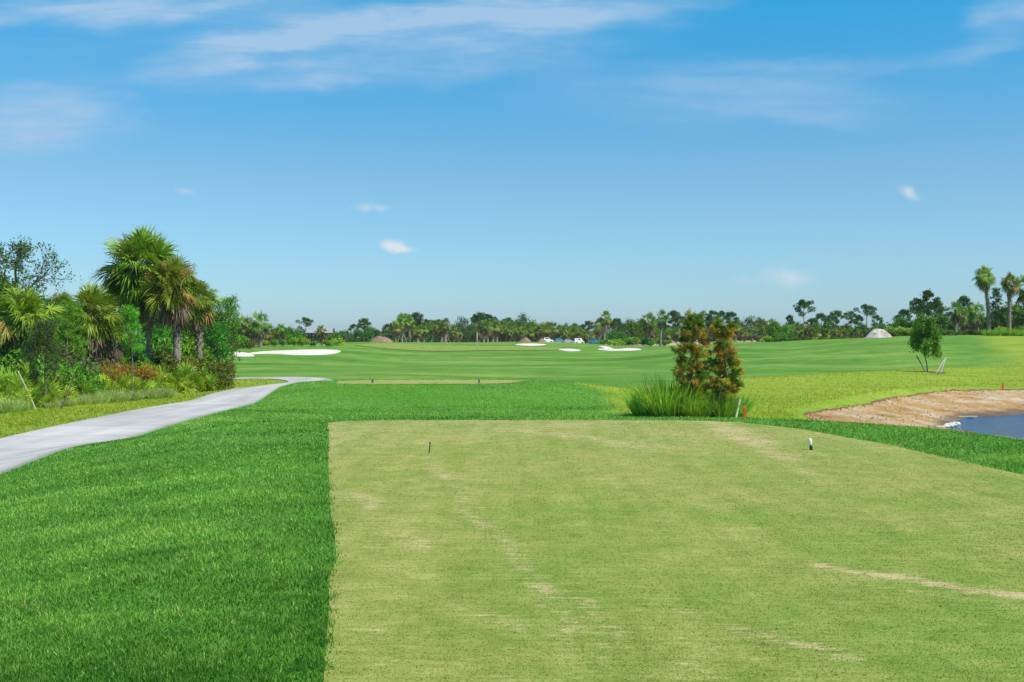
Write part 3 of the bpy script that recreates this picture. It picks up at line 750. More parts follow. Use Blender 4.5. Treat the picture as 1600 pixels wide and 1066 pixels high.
# longer rough round the tee
x, y = scatter_screen(960000, 4.6, 34, 1.0)
dT = sd_poly(TEE, x, y) + 0.035 * wob(x, y, 7, 2) + 0.025 * wob(x, y, 19, 2) + 0.03 * rng.normal(size=len(x)); pathd = polyline_d(PATHC, x, y)
k = (dT > -0.01) & (pathd > 1.6) & (sd_poly(FTEE, x, y) > 0.1)
cl = wob(x, y, 2.1, 2) + 0.8 * wob(x, y, 5.3, 1)
k &= rng.random(len(x)) < 0.75 + 0.25 * cl
x, y = x[k], y[k]; cl = cl[k]
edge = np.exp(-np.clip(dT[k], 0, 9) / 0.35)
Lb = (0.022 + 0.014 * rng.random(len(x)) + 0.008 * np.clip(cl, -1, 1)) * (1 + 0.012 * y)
tb = 0.46 + 0.18 * rng.normal(size=len(x)) + 0.12 * cl + np.where(rng.random(len(x)) < 0.035, 0.9, 0) - 0.12 * edge - 0.22 * np.exp(-np.clip(dT[k], 0, 9) / (1.1 + 0.4 * wob(x, y, 0.7, 3))) * (x < 0)  # darker beside the left tee edge: shade of the nap put into the tint
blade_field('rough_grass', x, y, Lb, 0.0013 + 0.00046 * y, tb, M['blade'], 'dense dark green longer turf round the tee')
# fairway / slope texture farther out
x, y = scatter_screen(170000, 33, 62, 1.0)
pathd = polyline_d(PATHC, x, y); lm = light_mask(x, y)
k = (pathd > 1.7) & (sd_poly(FTEE, x, y) > 0.2) & (lm < 0.5) & (sd_poly(BANKP, x, y) > 0.1)
x, y = x[k], y[k]
blade_field('slope_grass', x, y, 0.035 + 0.03 * rng.random(len(x)), 0.007 + 0.0002 * y, 0.68 + 0.25 * rng.normal(size=len(x)) + 0.25 * wob(x, y, .8, 1), M['blade'], 'green turf on the slope between the two tees')
# long light grass
x, y = scatter_screen(180000, 26, 98, 0.6)
pathd = polyline_d(PATHC, x, y); lm = light_mask(x, y)
k = (pathd > 1.62) & (lm > 0.35 + 0.3 * rng.random(len(x))) & (sd_poly(BANKP, x, y) + 0.18 * rng.normal(size=len(x)) > 0.0)
x, y = x[k], y[k]
tt = 0.55 + 0.28 * rng.normal(size=len(x)) + 0.35 * wob(x, y, 0.5, 1)
edgep = np.exp(-np.clip(sd_poly(BANKP, x, y), 0, 30) / 0.5)
Ll = np.where(x > 0, 0.035 + 0.04 * rng.random(len(x)) + 0.10 * edgep, 0.06 + 0.04 * rng.random(len(x)))
blade_field('light_long_grass', x, y, Ll, 0.010 + 0.0003 * y, tt, M['blade_light'], 'long yellow green grass on the pond side', lean=0.6)
# dry weeds and debris on the bare bank
x, y = scatter_screen(60000, 34, 72, 0.5)
dB = sd_poly(BANKP, x, y); dP = sd_poly(POND, x, y)
k = (dB < 0.05) & (dP > 0.15) & (x > 8); cl = wob(x, y, 0.8, 6) + 0.7 * wob(x, y, 2.3, 3)
k &= rng.random(len(x)) < np.clip(0.02 + 0.40 * cl + 0.9 * np.exp(np.minimum(dB, 0) / 0.35), 0, 1)
x, y = x[k], y[k]
blade_field('bank_weeds', x, y, 0.05 + 0.09 * rng.random(len(x)), 0.018 + 0.0002 * y, 0.5 + 0.4 * rng.normal(size=len(x)), M['weed'], 'dry ochre weeds and roots scattered over the bare bank', 0.03, 0.9, 'weeds')
# short tee bristle
x, y = scatter_screen(470000, 4.6, 24, 1.0)
k = sd_poly(TEE, x, y) < -0.01
x, y = x[k], y[k]
blade_field('tee_bristle', x, y, 0.0025 + 0.0035 * rng.random(len(x)) + 0.00025 * y, 0.0014 + 0.00035 * y, 0.55 + 0.30 * rng.normal(size=len(x)) - 0.25 * ss(14, 6, y) * ss(0, 4, x) , M['tee'], 'short cropped pale turf blades on the tee', 0.006, 0.9, extra=dict(zip(('dry', 'green'), tee_fields(x, y))))

# ------------------------------------------------------------------ plant generators
def unit(v): v = np.asarray(v, float); return v / (np.linalg.norm(v) + 1e-9)


def fan(mb, hub, direc, upv, size, nseg, droop, tint, r, spread=2.05, wscale=1.0, seg=2):
    """one palm fan: tapered leaflets radiating from the hub, tips hanging"""
    direc = unit(direc); roll = r.normal() * 0.75; side = unit(np.cross(direc, upv)); side = unit(side * math.cos(roll) + np.cross(direc, side) * math.sin(roll)); upn = np.cross(side, direc)
    a = np.linspace(-spread, spread, nseg) + r.normal(size=nseg) * 0.04
    L = size * (0.62 + 0.38 * np.cos(a * 0.62)) * (1 + 0.07 * r.normal(size=nseg))
    D = np.cos(a)[:, None] * direc + np.sin(a)[:, None] * side + upn * (0.20 + 0.05 * r.normal(size=nseg))[:, None] * (1 - np.abs(a)[:, None] / spread * .3)
    D /= np.linalg.norm(D, axis=1)[:, None]
    hub = np.asarray(hub, float)
    w = size * 0.031 * wscale * 26 / nseg
    sd = np.cross(D, upn); sd /= np.linalg.norm(sd, axis=1)[:, None] + 1e-9
    sd = sd * (1.0) + upn * r.normal(size=nseg)[:, None] * 0.35
    dn = np.array([0, 0, -1.0])
    b0 = hub + D * L[:, None] * 0.04
    m1 = hub + D * L[:, None] * 0.52 + dn * (droop * 0.10 * L)[:, None]
    tp = hub + D * L[:, None] * 0.92 + dn * (droop * 0.52 * L * (1 + 0.25 * r.normal(size=nseg)))[:, None]
    V = np.stack([b0 - sd * w * .35, b0 + sd * w * .35, m1 + sd * w, m1 - sd * w, tp], 1).reshape(-1, 3)
    N = nseg; k = np.arange(N)[:, None] * 5; tv = np.repeat(np.clip(tint + 0.12 * r.normal(size=N), 0, 2), 5).reshape(N, 5)
    tv[:, 4] += 0.10
    mb.add(V, k + np.array([[0, 1, 2, 3]]), tv.ravel()); bb = mb.n - len(V)
    mb.f.append(np.concatenate([k + np.array([[3, 2, 4]]) + bb, -np.ones((N, 1), int)], 1))


def palm(seed, H=6.5, R=1.7, nf=42, nseg=22, lean=(0.3, 0.0), dead=16, trunk_r=0.17, boots=True, green='palm', flower=0.0, brace=0):
    r = np.random.default_rng(seed); out = {}
    top = np.array([lean[0], lean[1], H - R * 0.80])
    n = 14; t = np.linspace(0, 1, n)[:, None]
    pts = np.array([0, 0, -0.2]) * (1 - t) + top * t + np.array([-lean[0] * 0.5, -lean[1] * 0.5, 0]) * np.sin(t * np.pi) * 0.6
    rad = trunk_r * (1.25 - 0.35 * t[:, 0] + 0.10 * np.sin(t[:, 0] * 37)); tr = MB(); tr.tube(pts, rad, 9)
    if boots:
        nb_ = 60
        for i in range(nb_):
            s = 0.45 + 0.55 * (i / nb_); k = s * (n - 1); i0 = int(min(k, n - 2)); p = pts[i0] + (pts[i0 + 1] - pts[i0]) * (k - i0)
            a = i * 2.4; d = np.array([math.cos(a), math.sin(a), 0.0])
            q0 = p + d * trunk_r * 0.8; q1 = p + d * (trunk_r + 0.12) + np.array([0, 0, 0.16])
            tr.tube([q0, (q0 + q1) / 2 + d * 0.02, q1], [0.045, 0.04, 0.012], 4, cap=False)
    out['trunk'] = tr
    cr = MB(); dk = MB(); fl = MB()
    hubc = top
    for i in range(nf):
        s = (i + 0.5) / nf; el = math.radians(88 - 150 * s ** 0.85 + r.normal() * 10); az_ = i * 2.39996 + r.normal() * 0.15
        d = np.array([math.cos(az_) * math.cos(el), math.sin(az_) * math.cos(el), math.sin(el)])
        pl = R * r.uniform(0.32, 0.68); bl = R * (0.47 + 0.04 * r.normal())
        h = hubc + d * pl * 0.9 + np.array([0, 0, -0.10 * pl * (1 - abs(math.sin(el)))])
        d2 = unit(d + np.array([0, 0, -0.75 * math.cos(el) * (0.65 + 0.35 * s)]))
        upv = np.array([0, 0, 1.0]) if abs(d2[2]) < 0.93 else np.array([math.cos(az_ + 2), math.sin(az_ + 2), 0.2])
        cr.tube([hubc + d * 0.08, hubc + d * pl * 0.5, h], [0.022, 0.016, 0.012], 3, tint=0.7, cap=False)
        tint = 0.28 + 0.50 * r.random() ** 1.3 + (0.10 if s > 0.3 else 0.24) - 0.20 * (s > 0.88)
        if r.random() < 0.05 and s > 0.5: tint = 1.5
        fan(cr, h, d2, upv, bl, nseg, 0.22 + 0.55 * s + 0.12 * r.normal(), tint, r)
    if flower > 0:
        for i in range(int(9 * flower)):
            az_ = r.random() * 6.28; el = r.uniform(0.1, 1.0); d = np.array([math.cos(az_) * math.cos(el), math.sin(az_) * math.cos(el), math.sin(el)])
            st = hubc + d * R * 0.45; C = st + unit(d + np.array([0, 0, -0.4])) * r.uniform(0, R * 0.42, 260)[:, None] + r.normal(size=(260, 3)) * R * 0.055
            fl.leaves(C, 0.030, r.random(260), r, 0.4)
    for i in range(dead):
        az_ = r.random() * 6.28; el = math.radians(r.uniform(-88, -48)); d = np.array([math.cos(az_) * math.cos(el), math.sin(az_) * math.cos(el), math.sin(el)])
        h = hubc + d * R * r.uniform(0.25, 0.55) + np.array([0, 0, -0.1])
        fan(dk, h, unit(d + np.array([0, 0, -0.6])), np.array([math.cos(az_), math.sin(az_), 0.3]), R * r.uniform(0.45, 0.62), max(8, nseg // 2), 0.9, r.uniform(0.1, 0.9), r, spread=0.75, wscale=0.9)
    out['crown'] = cr
    if dk.n: out['dead_fronds'] = dk
    if fl.n: out['seed_sprays'] = fl
    bm = []
    for i in range(brace):
        a = i * 2 * math.pi / max(brace, 1) + 0.5; q = MB(); bt = np.array([math.cos(a), math.sin(a), 0])
        q.tube([bt * 1.15 + np.array([0, 0, -0.1]), bt * 0.16 + np.array([0, 0, min(2.1, H * 0.42)])], 0.035, 5); bm.append(q)
    out['brace'] = bm
    mt = {'trunk': M['palmbark'], 'crown': M[green], 'dead_fronds': M['dead'], 'seed_sprays': M['seed'], 'brace': M['stake']}
    return proto_parts(out, mt)


def proto_parts(out, mt, smooth=('trunk',)):
    res = []
    for k, b in out.items():
        if isinstance(b, list):
            for q in b: res.append((k, q.mesh(k, mt[k], False)))
        elif b.n: res.append((k, b.mesh(k, mt[k], k in smooth)))
    return res


def branch_tree(mb, p, d, L, rad, depth, r, ends, spread=0.65, gravity=0.05, nchild=3, shrink=0.68):
    p = np.asarray(p, float); d = unit(d); n = 4; pts = [p]; q = p.copy(); dd = d.copy()
    for i in range(n):
        dd = unit(dd + r.normal(size=3) * 0.13 + np.array([0, 0, gravity])); q = q + dd * L / n; pts.append(q.copy())
    mb.tube(np.array(pts), np.linspace(rad, rad * 0.6, n + 1), 6 if rad > 0.03 else 4, cap=False)
    if depth == 0: ends.append((q, dd, L)); return
    if depth <= 2: ends.append((pts[2], dd, L * 0.8))
    for i in range(nchild):
        a = r.random() * 6.28; o = unit(np.cross(dd, [math.cos(a), math.sin(a), 0.3])); nd = unit(dd + o * spread * r.uniform(0.7, 1.3))
        s = r.uniform(0.55, 1.0); k = int(s * n); branch_tree(mb, pts[max(k, 1)], nd, L * shrink * r.uniform(0.8, 1.15), rad * 0.55, depth - 1, r, ends, spread, gravity, nchild, shrink)


def broadleaf(seed, H=5, trunk_h=1.2, L0=None, depth=3, leaf=0.06, nleaf=60, cl=0.35, mat='broad', spread=0.7, rad=0.09, nmain=5, shrink=0.68, up=0.3, cone=False, gravity=0.06, bark='bark', lean=(0, 0)):
    r = np.random.default_rng(seed); w = MB(); ends = []
    th = trunk_h; L0 = L0 or (H - th) * 0.42
    tp = np.array([[0, 0, -0.2], [lean[0] * .3 + 0.03, lean[1] * .3, th * 0.5], [lean[0], lean[1], th], [lean[0] * 1.2 + 0.05, lean[1], th + (H - th) * 0.35], [lean[0] * 1.3, lean[1] + .03, th + (H - th) * 0.62]])
    w.tube(tp, [rad * 1.3, rad, rad * 0.9, rad * 0.6, rad * 0.3], 8, cap=False)
    for i in range(nmain * 2):
        s = i / (nmain * 2 - 1); z = th * 0.92 + (tp[4][2] - th * 0.92) * s
        a = i * 2.4 + r.normal() * 0.3; p = np.array([np.interp(z, tp[:, 2], tp[:, 0]), np.interp(z, tp[:, 2], tp[:, 1]), z])
        e = 0.25 + 0.9 * s; d = np.array([math.cos(a), math.sin(a), e])
        ln = L0 * ((1.15 - 0.75 * s) if cone else (1.0 - 0.35 * s)) * r.uniform(0.75, 1.15)
        branch_tree(w, p, d, ln, rad * 0.45, depth - 1, r, ends, spread, gravity, 3, shrink)
    branch_tree(w, tp[4], (0, 0, 1), L0 * 0.6, rad * 0.3, depth - 1, r, ends, spread, gravity, 3, shrink)
    lf = MB(); ends_a = np.array([e[0] for e in ends]); zmax = ends_a[:, 2].max()
    tot = []
    for (q, dd, L) in ends:
        m = max(3, int(nleaf * r.uniform(0.5, 1.4))); C = q + r.normal(size=(m, 3)) * np.array([cl, cl, cl * 0.75]) * r.uniform(0.6, 1.2)
        lf.leaves(C, leaf, np.clip(0.5 + 0.28 * r.normal(size=m) + r.normal() * 0.15, 0, 1), r, 0.55, up)
    k = H / (zmax + cl)
    for b in (w, lf): b.v = [v * np.array([k, k, k]) for v in b.v]
    return proto_parts({'trunk': w, 'crown': lf}, {'trunk': M[bark], 'crown': M[mat]})


def pine(seed, H=10, crown0=0.5, R=2.2, ntuft=140, needle=0.28, nper=16, wn=0.012, mat='pine', rad=0.14, flatc=True, clumps=None, lean=0.0):
    """slash pine: bare pole, short irregular limbs, needle tufts in separate clumps"""
    r = np.random.default_rng(seed); w = MB(); lf = MB()
    t = np.linspace(0, 1, 8); tp = np.stack([lean * t + 0.12 * np.sin(t * 4 + seed), 0.10 * np.cos(t * 3 + seed), -0.2 + (H * 0.93 + .2) * t], 1); w.tube(tp, rad * (1.1 - 0.85 * t), 8, cap=False)
    nb_ = clumps or 12; P = []; A = []
    for i in range(nb_):
        s = crown0 + (0.95 - crown0) * (i + r.random() * 0.8) / nb_; z = s * H; a = i * 2.4 + r.normal() * 0.4
        prof = math.sin(min(1, (s - crown0) / (1 - crown0) * 0.9 + 0.22) * math.pi) ** 0.6 if flatc else (1 - (s - crown0) / (1 - crown0)) * 0.9 + 0.15
        L = R * prof * r.uniform(0.55, 1.1); b0 = np.array([np.interp(z, tp[:, 2], tp[:, 0]), np.interp(z, tp[:, 2], tp[:, 1]), z])
        d = np.array([math.cos(a), math.sin(a), r.uniform(0.1, 0.6)]); e = b0 + d * L; mid = b0 + d * L * 0.55 + np.array([0, 0, -0.05 * L])
        w.tube([b0, mid, e], [rad * 0.28, rad * 0.2, rad * 0.1], 5, cap=False)
        m = int(ntuft / nb_ * r.uniform(0.7, 1.4)); cc = e + np.array([0, 0, 0.08 * L]); rr = R * 0.30 * r.uniform(0.7, 1.25)
        q = r.normal(size=(m, 3)); q /= np.linalg.norm(q, axis=1)[:, None]; q = cc + q * rr * np.cbrt(r.random(m))[:, None] * np.array([1.1, 1.1, 0.78])
        P.append(q); A.append(unit(d)[None, :] * 0.5 + (q - cc) / rr)
        m2 = max(2, m // 3); sp_ = r.uniform(0.5, 1, m2)[:, None]; q2 = b0 + (e - b0) * sp_ + r.normal(size=(m2, 3)) * rr * 0.3; P.append(q2); A.append(np.tile([[0, 0, 1.0]], (m2, 1)) + r.normal(size=(m2, 3)) * 0.5)
    m = max(4, ntuft // 8); P.append(tp[-1] + r.normal(size=(m, 3)) * R * np.array([0.2, 0.2, 0.13])); A.append(np.tile([[0, 0, 1.0]], (m, 1)) + r.normal(size=(m, 3)) * 0.5)
    P = np.concatenate(P); A = np.concatenate(A); A = A / (np.linalg.norm(A, axis=1)[:, None] + 1e-6)
    N = len(P); D = np.repeat(A * 0.6 + np.array([0, 0, 0.25]), nper, 0) + r.normal(size=(N * nper, 3)) * 0.55; D /= np.linalg.norm(D, axis=1)[:, None]
    ti = np.repeat(0.45 + 0.2 * r.normal(size=N), nper) + 0.15 * r.normal(size=N * nper)
    lf.blades(np.repeat(P, nper, 0), D, needle * (0.7 + 0.5 * r.random(N * nper)), wn, np.clip(ti, 0, 1), 0.05)
    return proto_parts({'trunk': w, 'crown': lf}, {'trunk': M['pinebark'], 'crown': M[mat]})


def bush(seed, H=1.2, R=0.8, n=2500, leaf=0.05, mat='myrtle', asp=0.5, lobes=9, name='foliage'):
    r = np.random.default_rng(seed); w = MB(); lf = MB()
    for i in range(lobes):
        a = r.random() * 6.28; rr = R * math.sqrt(r.random()) * 0.72; z = H * r.uniform(0.30, 0.80) * (1 - 0.35 * rr / R); c = np.array([math.cos(a) * rr, math.sin(a) * rr, z])
        w.tube([[0.04 * math.cos(a), 0.04 * math.sin(a), -0.05], c * np.array([0.6, 0.6, 0.5]), c], [0.02, 0.014, 0.006], 4, cap=False)
        m = n // lobes; q = r.normal(size=(m, 3)); q /= np.linalg.norm(q, axis=1)[:, None]; q *= np.cbrt(r.random(m))[:, None] ** 0.7
        s = r.uniform(0.75, 1.25); q = c + q * np.array([R * 0.42, R * 0.42, H * 0.26]) * s
        q[:, 2] = np.maximum(q[:, 2], 0.02)
        lf.leaves(q, leaf, np.clip(0.5 + 0.25 * r.normal(size=m) + 0.2 * r.normal() + (0.9 if mat in ('myrtle', 'rust') and r.random() < 0.15 else 0), 0, 1.6), r, asp, 0.3)
        m3 = m // 6; dq = r.normal(size=(m3, 3)); dq[:, 2] = np.abs(dq[:, 2]); dq /= np.linalg.norm(dq, axis=1)[:, None]
        q3 = c + dq * np.array([R * 0.42, R * 0.42, H * 0.26]) * r.uniform(1.0, 1.45, m3)[:, None]
        lf.leaves(q3, leaf, 0.8, r, asp * 0.8, 0)
    return proto_parts({'stem': w, name: lf}, {'stem': M['bark'], name: M[mat]}, ())


def palmetto(seed, R=1.0, nf=16, nseg=16, mat='palmetto'):
    r = np.random.default_rng(seed); b = MB(); dk = MB()
    for i in range(nf):
        a = i * 2.4 + r.normal() * 0.3; el = math.radians(r.uniform(18, 82)); d = np.array([math.cos(a) * math.cos(el), math.sin(a) * math.cos(el), math.sin(el)])
        o = np.array([r.normal() * R * 0.2, r.normal() * R * 0.2, 0.0]); pl = R * r.uniform(0.45, 0.85); h = o + d * pl
        b.tube([o, h], [0.014, 0.010], 3, tint=0.8, cap=False)
        fan(b, h, unit(d + np.array([0, 0, 0.15])), [0, 0, 1.0] if el < 1.2 else [1, 0, 0.2], R * r.uniform(0.40, 0.55), nseg, 0.15 + 0.2 * r.random(), 0.35 + 0.5 * r.random() + (0.9 if r.random() < 0.06 else 0), r, spread=1.55, wscale=0.95)
    return proto_parts({'foliage': b}, {'foliage': M[mat]}, ())


def tuft(seed, H=0.8, R=0.35, n=500, w=0.007, mat='cordgrass', bend=0.45, lean=0.5, plume=0.0, bias=(0, 0)):
    r = np.random.default_rng(seed); b = MB()
    a = r.random(n) * 6.28; rr = R * np.sqrt(r.random(n)); base = np.stack([np.cos(a) * rr, np.sin(a) * rr, np.zeros(n)], 1)
    d = np.stack([np.cos(a) * rr / R * lean + r.normal(size=n) * 0.18 + bias[0], np.sin(a) * rr / R * lean + r.normal(size=n) * 0.18 + bias[1], np.ones(n)], 1); d /= np.linalg.norm(d, axis=1)[:, None]
    L = H * r.uniform(0.65, 1.2, n)
    ti = np.clip(0.5 + 0.25 * r.normal(size=n), 0, 1) + np.where(r.random(n) < plume, 1.0, 0)
    b.blades(base, d, L, w * r.uniform(0.6, 1.2, n), ti, bend * r.uniform(0.3, 1.4, n), seg=2)
    return proto_parts({'foliage': b}, {'foliage': M[mat]}, ())


def cypress(seed, H=3.9, R=1.0, n=9000):
    r = np.random.default_rng(seed); w = MB(); lf = MB()
    t = np.linspace(0, 1, 9); tp = np.stack([0.10 * np.sin(t * 5 + seed), 0.08 * np.cos(t * 4), -0.15 + (H * 0.96 + .15) * t], 1); w.tube(tp, 0.05 * (1.15 - 0.95 * t), 7, cap=False)
    nb_ = 62
    for i in range(nb_):
        s = 0.20 + 0.76 * (i + 0.5) / nb_; z = s * H; a = i * 2.4 + r.normal() * 0.4
        prof = np.interp(s, [0.20, 0.4, 0.6, 0.8, 1.0], [0.80, 1.0, 0.95, 0.80, 0.46])
        L = R * prof * r.uniform(0.7, 1.08); d = np.array([math.cos(a), math.sin(a), r.uniform(0.1, 0.55) + 0.6 * (s > 0.8)])
        b0 = np.array([np.interp(z, tp[:, 2], tp[:, 0]), np.interp(z, tp[:, 2], tp[:, 1]), z]); e = b0 + unit(d) * L
        w.tube([b0, b0 * 0.45 + e * 0.55 + np.array([0, 0, 0.04]), e], [0.014, 0.009, 0.004], 4, cap=False)
        # flat feathery sprays
        m = n // nb_ // 4; rust = float(np.clip(0.55 + 0.5 * r.normal() - 0.5 * (s > 0.82) - 0.35 * (math.cos(a) < -0.5) , 0, 1)); rust = 1.45 if r.random() < 0.16 else rust
        ns = 7
        for j in range(ns):
            s2 = r.uniform(0.3, 1.05); q = b0 + (e - b0) * s2; dv = unit(unit(d) + r.normal(size=3) * 0.7); ll = 0.38 * R * r.uniform(0.6, 1.3)
            tt_ = r.random(m * 4 // ns + 4); C = q + dv * (tt_ * ll)[:, None] + r.normal(size=(len(tt_), 3)) * 0.030
            D = np.tile(dv, (len(tt_), 1)) + r.normal(size=(len(tt_), 3)) * 0.75; D /= np.linalg.norm(D, axis=1)[:, None]
            lf.blades(C, D, 0.085, 0.014, np.clip(rust + 0.12 * r.normal(size=len(tt_)), 0, 1.6), 0.15)
    return proto_parts({'trunk': w, 'crown': lf}, {'trunk': M['bark'], 'crown': M['rust']})


# ------------------------------------------------------------------ placing
ITEMS = []


def place(proto, name, px, Y, H0, top=None, sc=None, rz=None, label=None, cat=None, group=None, sink=0.0, sxy=1.0):
    X = (px - 800) / F * Y; z = zt(X, Y)
    if sc is None: sc = ((CAMZ - z) + (HOR - top) * Y / F) / H0
    root = empty(name, (X, Y, z - sink), random.uniform(0, 6.28) if rz is None else rz, (sc * sxy, sc * sxy, sc))
    for k, me in proto: link(k, me, root)
    tag(root, label, cat or name.replace('_', ' '), group)
    if label is None: ITEMS.append((root, name, px, Y, sc * H0))
    return root


random.seed(11)
# near palms, each with its own mesh
big = palm(1, 8.4, 2.7, 120, 30, (-0.35, 0.1), 30, 0.20, flower=1.0)
place(big, 'cabbage_palm', 230, 60, 8.4, 363, rz=0.4, label='tallest cabbage palm in the left thicket with broad heavy crown', cat='palm tree', group='cabbage palms in the left thicket')
p4 = palm(2, 7.0, 1.85, 84, 26, (0.25, 0.1), 26, 0.18, flower=1.0)
place(p4, 'cabbage_palm', 277, 58, 7.0, 403, rz=2.2, label='cabbage palm with orange seed sprays just right of the tallest palm', cat='palm tree', group='cabbage palms in the left thicket')
p5 = palm(3, 5.6, 1.35, 60, 22, (0.15, 0.2), 20, 0.13)
place(p5, 'cabbage_palm', 312, 63, 5.6, 437, rz=1.2, label='slim cabbage palm at the right end of the tall left palms', cat='palm tree', group='cabbage palms in the left thicket')
p2 = palm(4, 4.9, 1.6, 74, 24, (0.1, 0.1), 26, 0.18)
place(p2, 'cabbage_palm', 150, 55, 4.9, 450, rz=3.2, label='short cabbage palm left of the tallest palm with shaggy dark trunk', cat='palm tree', group='cabbage palms in the left thicket')
p1 = palm(5, 4.6, 1.6, 74, 24, (1.0, -0.1), 22, 0.17)
place(p1, 'cabbage_palm', 3, 50, 4.6, 447, rz=0.1, label='leaning cabbage palm at the left edge with hanging dead fronds', cat='palm tree', group='cabbage palms in the left thicket')
place(p5, 'cabbage_palm', 95, 74, 5.6, 457, rz=4.2, label='small distant cabbage palm rising behind the left thicket', cat='palm tree', group='cabbage palms in the left thicket')
yp = palm(6, 3.0, 0.75, 18, 16, (0.05, 0), 12, 0.10, brace=3)
place(yp, 'cabbage_palm', 177, 56, 3.0, 503, rz=0.2, label='young braced palm with brown hanging fronds below the tallest palm', cat='palm tree', group='cabbage palms in the left thicket')

# tall airy tree at the left edge
oak = broadleaf(21, 8.8, 3.6, 2.6, 4, 0.075, 12, 0.20, 'oak', 0.75, 0.14, 4, 0.70, 0.2, lean=(0.4, 0), gravity=0.10)
place(oak, 'open_tree', 12, 62, 8.8, 362, rz=0.6, label='tall open tree with sparse small leaves at the left edge', cat='tree')
dk = broadleaf(22, 6.5, 1.6, 1.9, 4, 0.085, 26, 0.32, 'broad', 0.7, 0.12, 5, 0.68)
place(dk, 'broadleaf_tree', -12, 66, 6.5, 425, label='dense dark tree cut by the left edge of the photo', cat='tree')
# small staked oak by the path
so = broadleaf(23, 4.0, 1.5, 1.15, 4, 0.042, 34, 0.20, 'oak', 0.75, 0.06, 5, 0.68)
place(so, 'staked_oak', 70, 43, 4.0, 497, rz=1, sxy=0.62, label='small grey green oak between two leaning stakes beside the path', cat='tree')


def stake(px0, py0, px1, py1, Y, rad, mat, label, group=None, name='wooden_stake', dy=0.0):
    """a pole from its foot to its leaning top"""
    X0 = (px0 - 800) / F * Y; z0 = zt(X0, Y); z0p = z0 - 0.05
    X1 = (px1 - 800) / F * (Y + dy); z1 = CAMZ - (py1 - HOR) * (Y + dy) / F
    b = MB(); b.tube([(0, 0, -0.05), ((X1 - X0) * .5, dy * .5, (z1 - z0) * .5), (X1 - X0, dy, z1 - z0)], rad, 7)
    o = b.build(name, M[mat]); o.location = (X0, Y, z0); tag(o, label, 'stake', group); return o


stake(57, 0, 28, 580, 41.5, 0.024, 'stake', 'leaning bare stake left of the small grey green oak', 'stakes round the small oak')
stake(95, 0, 117, 585, 41.8, 0.026, 'darkstake', 'dark leaning stake right of the small grey green oak', 'stakes round the small oak')
stake(207, 0, 207, 560, 50, 0.022, 'darkstake', 'upright pole standing in the rusty shrub below the tallest palm', None)

# bright young pines and broadleaf trees in the thicket
yp1 = pine(31, 4.6, 0.22, 1.15, 330, 0.22, 16, 0.010, 'pine_young', 0.07, False, 22)
yp2 = pine(32, 4.2, 0.2, 1.1, 300, 0.22, 16, 0.010, 'pine_young', 0.06, False, 20)
place(yp1, 'young_pine', 108, 53, 4.6, 470, label='bright green young pine left of the shaggy short palm', cat='pine tree', group='young pines in the left thicket')
place(yp2, 'young_pine', 205, 57, 4.2, 478, label='bright green young pine left of the tallest palm trunk', cat='pine tree', group='young pines in the left thicket')
place(yp1, 'young_pine', 252, 68, 4.6, 488, label='young pine filling the gap behind the tallest palm trunks', cat='pine tree', group='young pines in the left thicket')
place(yp2, 'young_pine', 62, 68, 4.2, 480, label='young pine behind the small grey green oak', cat='pine tree', group='young pines in the left thicket')
lt1 = broadleaf(24, 5.5, 1.8, 1.5, 4, 0.07, 16, 0.26, 'bright', 0.7, 0.08, 5, 0.68)
place(lt1, 'broadleaf_tree', 352, 128, 5.5, 459, label='light airy tree at the right end of the left thicket', cat='tree')
lt2 = broadleaf(25, 4.2, 1.1, 1.4, 4, 0.07, 30, 0.28, 'broad', 0.7, 0.07, 5, 0.68)
place(lt2, 'broadleaf_tree', 330, 74, 4.2, 498, sxy=0.8, label='round dark tree at the left end of the long bunker', cat='tree')
place(lt2, 'broadleaf_tree', 290, 74, 4.2, 492, label='dark tree behind the slim palm trunk', cat='tree')
place(lt1, 'broadleaf_tree', 175, 80, 5.5, 480, label='light tree behind the tallest palm on its left', cat='tree')
place(dk, 'broadleaf_tree', 120, 84, 6.5, 484, label='dark tree far back between the left palms', cat='tree')
place(dk, 'broadleaf_tree', 40, 82, 6.5, 470, label='dark tree far back behind the leaning palm', cat='tree')

for px_, Y_, top_, lab_ in [(2, 60, 438, 'dense dark tree under the open airy one at the left edge'), (62, 72, 462, 'dark tree crown between the leaning palm and the shaggy short palm'), (140, 74, 470, 'dark tree crown behind the shaggy short palm'),
                            (256, 78, 476, 'dark tree crown seen between the two tallest palm trunks'), (302, 82, 482, 'dark tree crown behind the slim palm'), (342, 92, 486, 'dark tree crown at the far right end of the left thicket')]:
    place(dk, 'broadleaf_tree', px_, Y_, 6.5, top_, label=lab_, cat='tree')
